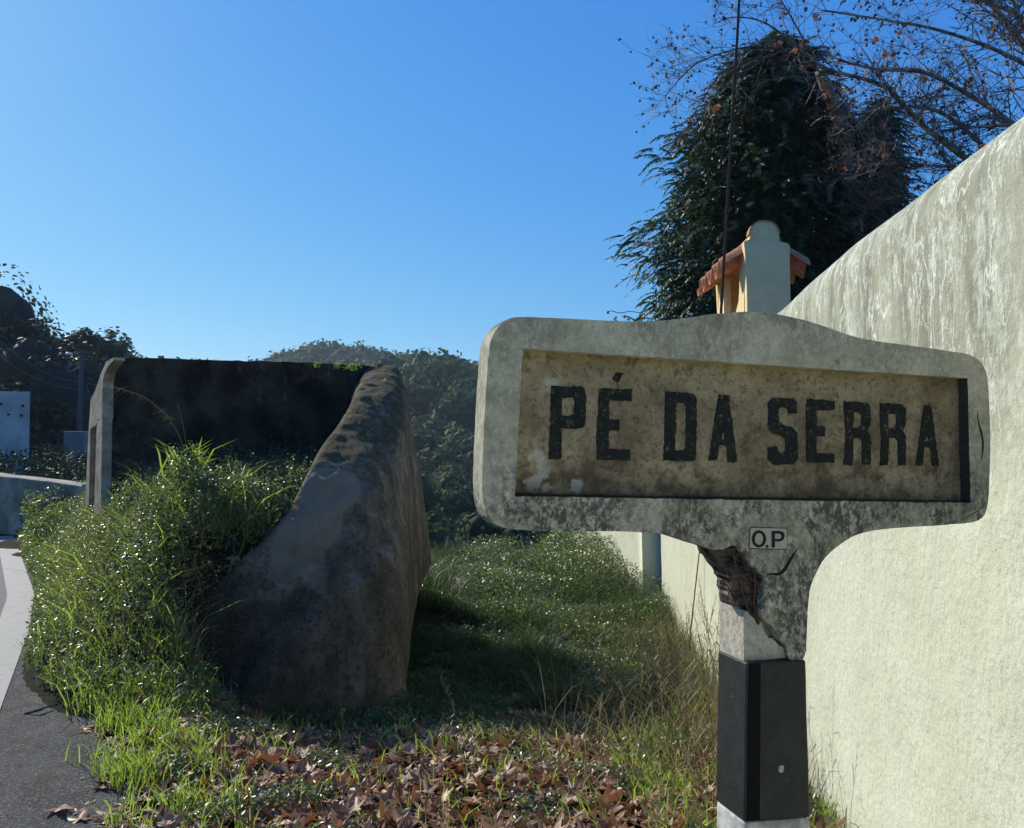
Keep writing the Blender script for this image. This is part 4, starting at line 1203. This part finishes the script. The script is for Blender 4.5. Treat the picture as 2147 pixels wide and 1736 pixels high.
o = link('leaf_litter', npmesh('leaf_litter', np.concatenate(AV), tris=np.array(AT), attr=np.concatenate(AA)), mLitS)
tag(o, kind='stuff', label='carpet of fallen brown plane leaves')

# ------------------------------------------------------------------ conifers behind the wall
def cypress(name, px_c, Y, prof, label, n_spray, seed, gap=0.0):
    """prof: list of (image y, left px, right px)"""
    r = np.random.default_rng(seed)
    base = P(px_c, 900, Y); base.z = -1.0
    root = empty(name, base, label, 'conifer')
    zt = P(px_c, prof[0][0], Y).z
    zz = np.array([P(px_c, p[0], Y).z for p in prof])[::-1]
    lw = np.array([(px_c - p[1]) * Y / FPX for p in prof])[::-1]; rw = np.array([(p[2] - px_c) * Y / FPX for p in prof])[::-1]
    b = MB(); b.tube([base, base + Vector((0, 0, (zt + 1) * .5)), Vector((base.x, base.y, zt - .2))], [.24, .15, .03], 8)
    link('trunk', b.mesh('trunk'), mBark, root)
    ac = Acc()
    n = n_spray
    z = zz[0] + (zz[-1] - zz[0]) * r.random(n) ** 1.15
    az = r.uniform(0, 2 * np.pi, n)
    wl = np.interp(z, zz, lw); wr = np.interp(z, zz, rw)
    c_, s_ = np.cos(az), np.sin(az)
    radx = np.where(c_ < 0, wl, wr); rady = (wl + wr) / 2
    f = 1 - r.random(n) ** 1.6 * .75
    wob = 1 + .18 * np.sin(z * 3.3 + az * 3) + .12 * np.sin(z * 7.7 - az * 5)
    px_ = base.x + c_ * radx * f * wob * .93; py_ = base.y + s_ * rady * f * wob * .93
    org = np.stack([px_, py_, z], -1)
    out = norm(np.stack([c_, s_, np.full(n, .15)], -1) + r.normal(0, .25, (n, 3)))
    if gap:
        keepm = ~((c_ > .1) & (r.random(n) < gap)); org, out, f = org[keepm], out[keepm], f[keepm]; n = len(org)
    L = r.uniform(.18, .50, n)
    droop = r.uniform(.25, .8, n)
    side = norm(np.cross(out, np.array([0, 0, 1.])))
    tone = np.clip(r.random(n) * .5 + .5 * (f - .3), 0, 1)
    K = 15
    for k in range(K):
        t = (k + .5) / K
        p = org + out * (L * t)[:, None] + np.array([0, 0, -1.]) * (L * droop * t * t)[:, None]
        tdir = norm(out + np.array([0, 0, -1.]) * (2 * droop * t)[:, None])
        for sg_ in (-1, 1):
            ax = norm(tdir * .9 + side * sg_ * .8 + np.array([0, 0, -.25]) + r.normal(0, .15, (n, 3)))
            ln = L * .34 * (1 - t * .55)
            nv = norm(np.cross(ax, side) + r.normal(0, .3, (n, 3)))
            w = np.cross(ax, nv) * .019
            V = np.stack([p - w, p + w, p + ax * ln[:, None]], 1).reshape(-1, 3)
            i = np.arange(n)[:, None] * 3
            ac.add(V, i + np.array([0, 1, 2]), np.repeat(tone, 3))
    # dense inner foliage
    m = int(n * 9)
    z = zz[0] + (zz[-1] - zz[0]) * r.random(m); az = r.uniform(0, 2 * np.pi, m); f = r.random(m) ** .6 * .86
    wl = np.interp(z, zz, lw); wr = np.interp(z, zz, rw); c_, s_ = np.cos(az), np.sin(az)
    pos = np.stack([base.x + c_ * np.where(c_ < 0, wl, wr) * f, base.y + s_ * (wl + wr) / 2 * f, z], -1)
    if gap:
        kk = ~((c_ > .1) & (r.random(m) < gap)); pos = pos[kk]; m = len(pos)
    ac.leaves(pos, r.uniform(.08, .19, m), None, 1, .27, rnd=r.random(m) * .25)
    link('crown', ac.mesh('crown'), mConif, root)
    return root
cypress('cypress_tree', 1620, 16, [(82, 1640, 1665), (110, 1585, 1690), (200, 1480, 1740), (300, 1420, 1825), (400, 1372, 1850), (500, 1342, 1850), (600, 1335, 1790), (670, 1330, 1780), (760, 1330, 1780), (900, 1380, 1740)], 'large dense dark green cypress standing behind the chimney', 8000, 3)
cypress('cypress_tree', 1850, 17.5, [(215, 1845, 1870), (300, 1800, 1900), (400, 1780, 1915), (520, 1770, 1900), (640, 1760, 1900), (800, 1780, 1880)], 'thin sparse dark conifer right of the large cypress, seen through bare twigs', 1500, 5, .25)

# ------------------------------------------------------------------ bare plane tree with seed pods
def bare_tree(name, mains, label, seed, trunk, dens=1.0, leafn=60, podn=500, mat=None):
    r = random.Random(seed)
    root = empty(name, trunk[0], label, 'tree')
    b = MB(); b.tube(catmull(trunk, 4), list(np.linspace(.17, .09, len(catmull(trunk, 4)))), 8); link('trunk', b.mesh('trunk', True), mBarkP, root)
    tw = MB(); tips = []
    for pts, r0 in mains:
        pts = catmull([P(*p) for p in pts], 6)
        rr = np.linspace(r0, r0 * .3, len(pts))
        bb = MB(); bb.tube(pts, list(rr), 6); link('branch', bb.mesh('branch', True), mat or mBarkP, root)
        def grow(p, d, L, rad, depth):
            n = 5; q = [p]
            for k in range(n):
                d = (d + Vector((r.gauss(0, .16), r.gauss(0, .16), r.gauss(.015, .14)))).normalized(); q.append(q[-1] + d * L / n)
            tw.tube(q, list(np.linspace(rad, rad * .5, len(q))), 3)
            tips.append(q[-1]); tips.append(q[3])
            if depth > 0:
                for k in range(r.randint(2, 4)):
                    i = r.randint(1, n); dd = (d + Vector((r.gauss(0, .6), r.gauss(0, .5), r.gauss(0, .55)))).normalized()
                    grow(q[i], dd, L * r.uniform(.45, .75), rad * .6, depth - 1)
        for i in range(2, len(pts)):
            for k in range(2 if r.random() < .55 * dens else (1 if r.random() < dens else 0)):
                d = (pts[i] - pts[i - 1]).normalized()
                dd = (d * .7 + Vector((r.gauss(0, .5), r.gauss(0, .4), r.gauss(.05, .6)))).normalized()
                grow(pts[i], dd, r.uniform(.5, 1.25) * (1 - .55 * i / len(pts)), max(rr[i] * .32, .006), 2)
    link('twigs', tw.mesh('twigs'), mTwig, root)
    # pods and last leaves
    tips = np.array([tuple(t) for t in tips]); 
    ac = Acc(); k = rng.integers(0, len(tips), podn)
    for rep in range(4):
        ac.leaves(tips[k] + rng.normal(0, .006, (podn, 3)) + np.array([0, 0, -.03]), rng.uniform(.03, .055, podn), None, 1, .75, axis=np.tile([0, 0, -1.], (podn, 1)))
    o = link('seed_pods', ac.mesh('seed_pods'), mPod, root)
    if leafn:
        ac = Acc(); k = rng.integers(0, len(tips), leafn)
        for rep in range(3): ac.leaves(tips[k] + rng.normal(0, .012, (leafn, 3)), rng.uniform(.06, .13, leafn), None, 1, .8, axis=np.tile([0, 0, -1.], (leafn, 1)))
        link('withered_leaves', ac.mesh('withered_leaves'), mTwigLeaf, root)
    return root
T0 = P(2330, 900, 13); T0.z = -1
bare_tree('bare_tree', [
    ([(2110, 400, 13), (2029, 334, 13), (1942, 268, 12.8), (1880, 206, 12.6), (1839, 173, 12.5), (1736, 144, 12.3), (1690, 110, 12.2)], .055),
    ([(2230, 330, 13), (2120, 256, 13), (2045, 206, 12.8), (1942, 152, 12.6), (1839, 144, 12.4), (1757, 124, 12.3)], .05),
    ([(2250, 260, 13.3), (2147, 95, 13.3), (2107, 41, 13.2), (2060, -10, 13.1), (1980, -60, 13)], .07),
    ([(2230, 220, 13.6), (2144, 53, 13.6), (2124, 0, 13.5), (2090, -70, 13.4)], .06),
    ([(2200, 262, 12.6), (2120, 260, 12.6), (1984, 272, 12.5), (1880, 297, 12.4), (1790, 320, 12.3)], .03),
    ([(2130, 380, 13.6), (2062, 305, 13.6), (1963, 231, 13.5), (1852, 227, 13.5), (1760, 250, 13.4)], .045),
    ([(2080, 360, 13.3), (2000, 350, 13.2), (1880, 342, 13.2), (1790, 345, 13.1)], .025),
    ([(2200, 160, 12.7), (2080, 100, 12.6), (1960, 60, 12.6), (1850, 40, 12.5), (1720, 20, 12.4)], .035),
    ([(2200, 60, 12.9), (2060, 0, 12.9), (1950, -20, 12.8), (1820, -20, 12.7)], .03),
    ([(2040, 430, 13.6), (1960, 420, 13.6), (1880, 410, 13.5), (1810, 440, 13.5)], .022),
    ([(1990, 490, 13.4), (1900, 400, 13.4), (1850, 330, 13.3), (1830, 260, 13.3)], .022),
    ], 'bare winter tree with pale branches, hanging seed pods and few orange leaves, at upper right', 11,
    [T0, T0 + Vector((-.1, 0, 2.5)), P(2260, 420, 13.1), P(2240, 250, 13.2)], .95, 70, 1300, mBarkP)
T1 = P(1790, 900, 15); T1.z = -1
bare_tree('bare_tree', [
    ([(1720, 150, 13.5), (1640, 105, 13.3), (1559, 99, 13), (1468, 128, 12.8), (1425, 165, 12.8), (1395, 200, 12.7)], .018),
    ([(1700, 120, 13.5), (1610, 50, 13.3), (1540, 35, 13), (1495, 50, 12.8)], .016),
    ([(1690, 90, 13.2), (1650, 20, 13), (1620, -30, 13)], .016),
    ([(1580, 120, 13), (1510, 155, 13), (1470, 215, 12.9), (1445, 250, 12.9)], .012),
    ], 'second bare tree whose podded twigs reach left above the cypress top', 12,
    [T1, P(1800, 600, 15), P(1770, 300, 14.5), P(1720, 150, 13.6)], .55, 4, 260, mBark)
# low podded twig poking out at the left of the cypress
b = MB(); pts = catmull([P(1345, 655, 12.5), P(1320, 652, 12.5), P(1300, 655, 12.5), P(1280, 650, 12.5)], 4); b.tube(pts, .006, 4)
tw_ = empty('podded_twig', pts[0], 'thin twig with dark round pods poking left of the cypress just above the sign', 'twig')
link('stem', b.mesh('stem'), mBark, tw_)
for px, py in ((1276, 654), (1290, 665), (1292, 671), (1309, 663), (1318, 668)):
    ac = Acc(); c_ = np.array(P(px, py, 12.5)); ac.leaves(c_ + rng.normal(0, .006, (10, 3)), rng.uniform(.025, .04, 10), None, 1, .9); link('pod', ac.mesh('pod'), mPod, tw_)

# ------------------------------------------------------------------ broadleaf trees
def leafy_crown(c, rad, n, lumps, size, rs, flat=1.0):
    ac = Acc()
    cc = rs.normal(0, .42, (lumps, 3)); cc = cc / np.maximum(1, np.linalg.norm(cc, axis=1) / .8)[:, None]
    rr = rs.uniform(.28, .5, lumps)
    k = rs.integers(0, lumps, n); u = rs.normal(size=(n, 3)); u /= np.linalg.norm(u, axis=1)[:, None]
    rad_ = rr[k] * (1 - rs.random(n) ** 2.5 * .7)
    pos = (cc[k] + u * rad_[:, None] * (1 + .05 * np.sin(u * 9).sum(-1)[:, None])) * np.array([1, 1, flat]) * rad + np.array(c)
    t = np.clip(.1 + .35 * rs.random(n) + .55 * rs.random(lumps)[k], 0, 1)
    a_, b_ = np.meshgrid(np.linspace(0, 2 * np.pi, 9)[:-1], np.linspace(.25, np.pi - .25, 5)); sp_ = np.stack([np.cos(a_) * np.sin(b_), np.sin(a_) * np.sin(b_), np.cos(b_)], -1).reshape(-1, 3)
    qi = np.array([(r0 * 8 + k0, r0 * 8 + (k0 + 1) % 8, r0 * 8 + 8 + (k0 + 1) % 8, r0 * 8 + 8 + k0) for r0 in range(4) for k0 in range(8)])
    for L_ in range(lumps):
        ac.add((cc[L_] + sp_ * rr[L_] * .72) * np.array([1, 1, flat]) * rad + np.array(c), A=np.full(40, .02), Q=qi)
    V, T, A = leaves(pos, rs.uniform(.6, 1.4, n) * size, u, .5, .8, rnd=t)
    ac.add(V, T, A)
    return ac
def broad_tree(name, loc, h, r_, n, mat, label, seed, size=.14, group=None, flat=1.15):
    rs = np.random.default_rng(seed)
    root = empty(name, loc, label, 'tree', group)
    b = MB(); b.tube([(0, 0, -.5), (.1, 0, h * .4), (0, .1, h * .75)], [.06 * r_ + .1, .04 * r_ + .06, .04], 7)
    for k in range(5):
        a = k * 1.3; b.tube([(0, 0, h * (.35 + .07 * k)), (math.cos(a) * r_ * .3, math.sin(a) * r_ * .3, h * (.55 + .07 * k)), (math.cos(a) * r_ * .6, math.sin(a) * r_ * .6, h * (.62 + .07 * k))], [.08, .05, .02], 5)
    link('trunk', b.mesh('trunk'), mBark, root, world=False)
    me = leafy_crown((0, 0, h - r_ * flat * 1.15), r_ * 1.1, n, 34, size, rs, flat).mesh('crown')
    link('crown', me, mat, root, world=False)
    return root
# left roadside trees (dark, against the light)
for k, (px, pt, Y, r_, lab) in enumerate(((-40, 560, 34, 4.0, 'tallest dark tree at the left edge above the white building'),
                                  (62, 632, 36, 3.4, 'second dark rounded tree on the left hillside'),
                                  (118, 690, 38, 2.8, 'smaller dark tree stepping down the left hillside'),
                                  (182, 697, 40, 2.5, 'rightmost dark tree behind the lamp post'),
                                  (20, 720, 31, 3.2, 'dark lower tree directly behind the white building'),
                                  (110, 790, 33, 2.9, 'dark bushy tree left of the lamp post'),
                                  (215, 770, 42, 2.2, 'low dark tree beside the pale end of the old wall'),
                                  (160, 860, 33, 2.3, 'dark shrubby tree behind the grey block'),
                                  (60, 900, 29, 2.0, 'dark shrub right of the white building'))):
    top = P(px, pt, Y); base = Vector((top.x, Y, gz(top.x, Y)))
    broad_tree('broadleaf_tree', base, max(top.z - base.z, r_ * 1.6), r_, 32000 if k < 4 else 13000, mLeftTree, lab, 40 + k, .19 if k < 4 else .24, flat=1.25)
wd = Acc()
n = 44000; X = rng.uniform(-12, -6.2, n); Y = rng.uniform(11.4, 14.0, n)
kk = (X > road_x(Y) + .1); X, Y = X[kk], Y[kk]
wd.leaves(np.stack([X, Y, gz_arr(X, Y) + rng.random(len(X)) ** .8 * (.15 + .75 * vnoise(X, Y, 2.1, 3)) * np.interp(Y, [11.4, 13], [.4, 1])], -1), rng.uniform(.03, .07, len(X)), None, 1, .5)
o = link('parapet_weeds', wd.mesh('parapet_weeds'), mBush); tag(o, kind='stuff', label='weeds growing up in front of the low parapet')
hedge = Acc()
n = 30000; X = rng.uniform(-17, -7.5, n); Y = rng.uniform(17.5, 27, n)
hedge.leaves(np.stack([X, Y, rng.random(n) ** .7 * (.9 + .6 * vnoise(X, Y, 1.1, 3)) * 1.0], -1), rng.uniform(.05, .12, n), None, 1, .6)
o = link('hedge', hedge.mesh('hedge'), mLeftTree); tag(o, kind='stuff', label='dark scrub beyond the bend of the road')

# valley trees one can tell apart: six kinds, copied
vproto = []
for k in range(7):
    vproto.append(broad_tree('valley_tree', (0, -200, 0), 8.5, 3.3, 5200, mFarRed if k == 6 else mFarLeaf, 'x', 90 + k, .36, flat=1.0))
vt = []
rr = random.Random(5)
tries = 0
while len(vt) < 95 and tries < 6000:
    tries += 1
    Y = rr.uniform(34, 125); px = rr.uniform(560, 1120)
    x = (px - 1073.5) / FPX * Y
    if all((x - a) ** 2 + (Y - b_) ** 2 > (3.4 + Y * .018) ** 2 for a, b_, _ in vt): vt.append((x, Y, rr.uniform(.75, 1.15)))
used = set()
for i, (x, Y, s) in enumerate(vt):
    k = 6 if rr.random() < .13 else rr.randint(0, 5)
    if k not in used:
        used.add(k); t = vproto[k]
    else:
        src = vproto[k]; t = src.copy(); COL.objects.link(t)
        for chd in [o_ for o_ in src.children]:
            c2 = chd.copy(); COL.objects.link(c2); c2.parent = t
    if Y < 60: s *= .62
    t.location = (x, Y, gz(x, Y) - 1.0 * s); t.rotation_euler = (0, 0, rr.uniform(0, 6.28)); t.scale = (s * 1.05, s * 1.05, s * rr.uniform(.85, 1.1))
    if k == 6: t['label'] = 'leafless brownish tree among the green ones in the wooded valley'; t['group'] = 'brown trees in the valley'
    else: t['label'] = 'rounded green tree in the wooded valley between old wall and sign'; t['group'] = 'green trees in the valley'
for k in range(7):
    if k not in used:
        for c2 in list(vproto[k].children): bpy.data.objects.remove(c2)
        bpy.data.objects.remove(vproto[k])

# far forest: one mass
a_, b_ = np.meshgrid(np.linspace(0, 2 * np.pi, 9)[:-1], np.linspace(.2, np.pi * .7, 5)); SPH = np.stack([np.cos(a_) * np.sin(b_), np.sin(a_) * np.sin(b_), np.cos(b_)], -1).reshape(-1, 3)
SPQ = np.array([(r0 * 8 + k0, r0 * 8 + (k0 + 1) % 8, r0 * 8 + 8 + (k0 + 1) % 8, r0 * 8 + 8 + k0) for r0 in range(4) for k0 in range(8)])
ac = Acc()
rs = np.random.default_rng(77)
U = []; 
for (y0, y1, cnt, cr) in ((112, 165, 560, 3.6), (165, 236, 840, 3.9), (236, 300, 400, 4.6), (300, 372, 980, 4.8)):
    Y = rs.uniform(y0, y1, cnt); px = rs.uniform(150, 1500, cnt)
    X = (px - 1073.5) / FPX * Y
    Z = terrain(X, Y)
    for i in range(cnt):
        m = 135 if Y[i] < 240 else 80
        u = rs.normal(size=(m, 3)); u /= np.linalg.norm(u, axis=1)[:, None]; u[:, 2] = np.abs(u[:, 2]) * 1.2 - .25
        cs = cr * rs.uniform(.6, 1.25); tall = rs.uniform(.8, 1.5)
        pos = np.array([X[i], Y[i], Z[i] + cs * .5]) + u * cs * np.array([1, 1, tall]) * rs.uniform(.68, 1.06, (m, 1))
        ac.add(np.array([X[i], Y[i], Z[i] + cs * .5]) + SPH * cs * .66 * np.array([1, 1, 1.2 * tall]), A=np.full(40, .02), Q=SPQ)
        V, T, A = leaves(pos, rs.uniform(.7, 1.7, m) * (.85 if Y[i] < 240 else 1.3), u, .7, .85, rnd=np.clip((tone := rs.random()) * .75 + rs.random(m) * .25, 0, 1) if True else 0)
        ac.add(V, T, A)
o = link('far_forest', ac.mesh('far_forest'), mFarLeaf); tag(o, kind='stuff', label='wooded hills rising behind the old wall')

# ------------------------------------------------------------------ left background: building, block, parapet, lamp, cables
bl_ = empty('white_building', (-15.5, 24, 0), 'plain white building end with small dark holes at the left edge of the picture', 'building')
p0 = P(62, 885, 22); zt_ = P(62, 820, 22).z; zb_ = 0.0
tdir = Vector((-.93, -.20, 0)).normalized(); bdir = Vector((-.62, .78, 0)).normalized()
V = []
for z in (zb_, zt_):
    for a, b_ in ((0, 0), (7, 0), (7, 6), (0, 6)):
        q = Vector((p0.x, p0.y, z)) + tdir * a + bdir * b_; V.append(q)
link('wall', pymesh('building_wall', V, [(0, 1, 2, 3), (7, 6, 5, 4), (0, 4, 5, 1), (1, 5, 6, 2), (2, 6, 7, 3), (3, 7, 4, 0)]), mWhite, bl_)
fn = Vector((-tdir.y, tdir.x, 0)); fn = fn if fn.y < 0 else -fn
for px, py in ((2, 846), (48, 850), (18, 869), (45, 872)):
    h = hit(px, py, p0, fn); b = MB(); b.box(h + fn * .003, (.06, .03, .07), math.atan2(tdir.y, tdir.x)); link('vent_hole', b.mesh('vent_hole'), mHole, bl_)
q = P(155, 930, 25)
b = MB(); b.box((q.x, 25.3, (P(155, 905, 25).z) / 2), (.62, .6, P(155, 905, 25).z)); o = link('concrete_block', b.mesh('concrete_block'), mGreyB); bevel(o, .02)
tag(o, 'pale grey concrete block at the foot of the lamp post', 'block')
# parapet
pa, pb_ = P(-60, 990, 14.6), P(175, 1020, 13.2)
dv = Vector((pb_.x - pa.x, pb_.y - pa.y, 0)); Lp = dv.length; dv.normalize(); nv = Vector((-dv.y, dv.x, 0))
V = []
for f_ in np.linspace(0, 1, 8):
    c0 = pa.lerp(pb_, f_)
    for w, z in ((0, -.5), (0, c0.z), (.35, c0.z), (.35, -.5)): V.append(Vector((c0.x, c0.y, z + (.02 * mnoise.noise(c0 * 2) if z > 0 else 0))) + nv * w)
F = [(i * 4 + a, i * 4 + (a + 1) % 4, (i + 1) * 4 + (a + 1) % 4, (i + 1) * 4 + a) for i in range(7) for a in range(4)] + [(0, 1, 2, 3), (31, 30, 29, 28)]
o = link('parapet', pymesh('parapet', V, F), mPar); bevel(o, .03); tag(o, 'low pale parapet wall along the far side of the overgrown bank', 'wall')
# lamp post
lp = empty('street_lamp', (P(168, 900, 28).x, 28, 0), 'thin concrete street lamp pole with a white lamp head, in front of dark trees', 'street lamp')
b = MB(); pt_ = P(171, 745, 28); pb2 = P(164, 960, 28); pb2.z = 0; b.tube([pb2, pt_], [.10, .06], 8); link('pole', b.mesh('pole'), mPole, lp)
b = MB(); b.tube([P(171, 750, 28), P(160, 742, 28), P(150, 741, 28)], .03, 6); link('arm', b.mesh('arm'), mPole, lp)
b = MB(); pts = [P(153, 742, 28), P(147, 740.5, 28), P(140, 740, 28), P(137, 740.5, 28)]; b.tube(pts, [.03, .05, .045, .02], 8); link('lamp_head', b.mesh('lamp_head', True), mLamp, lp)
def cable(pts, r, lab):
    b = MB(); b.tube(catmull([P(*p) for p in pts], 8), r, 5); o = link('overhead_cable', b.mesh('overhead_cable'), mPole); tag(o, lab, 'cable')
cable([(-30, 715, 24), (40, 775, 25), (110, 805, 26.5), (168, 817, 28)], .014, 'lowest sagging overhead cable running from the left edge to the lamp pole')
cable([(-30, 690, 24), (60, 760, 25), (120, 790, 26.5), (170, 800, 28), (200, 806, 30)], .012, 'middle overhead cable passing the lamp pole')
cable([(60, 740, 26), (100, 775, 27), (140, 779, 27.5), (171, 765, 28)], .011, 'short drooping cable just under the lamp head')
cable([(90, 745, 26), (130, 766, 27), (171, 758, 28)], .010, 'topmost thin cable near the lamp head')
cable([(135, 925, 26), (160, 931, 26), (185, 927, 26)], .012, 'low cable in front of the grey block')
# fallen stick on the shoulder
b = MB(); b.tube([P(50, 1474, 5.0) * 1, P(80, 1466, 5.0), P(110, 1455, 5.1)], [.006, .008, .005], 5); 
for i, v in enumerate(b.V): b.V[i] = (v[0], v[1], v[2] - P(80, 1466, 5.0).z + .02)
o = link('stick', b.mesh('stick'), mBark); tag(o, 'short dark stick lying on the gravel shoulder', 'stick')

# ------------------------------------------------------------------ the air
hz = bpy.data.materials.new('air'); hz.use_nodes = True
ht = hz.node_tree; ht.nodes.remove(ht.nodes['Principled BSDF'])
pv = ht.nodes.new('ShaderNodeVolumePrincipled'); pv.inputs['Density'].default_value = .00030
pv.inputs['Color'].default_value = (.72, .85, 1.0, 1); pv.inputs['Anisotropy'].default_value = .35
ht.links.new(pv.outputs[0], ht.nodes['Material Output'].inputs['Volume'])
b = MB(); b.box((0, 560, 10), (1700, 2200, 120))
o = link('haze', b.mesh('haze'), hz); tag(o, kind='stuff')
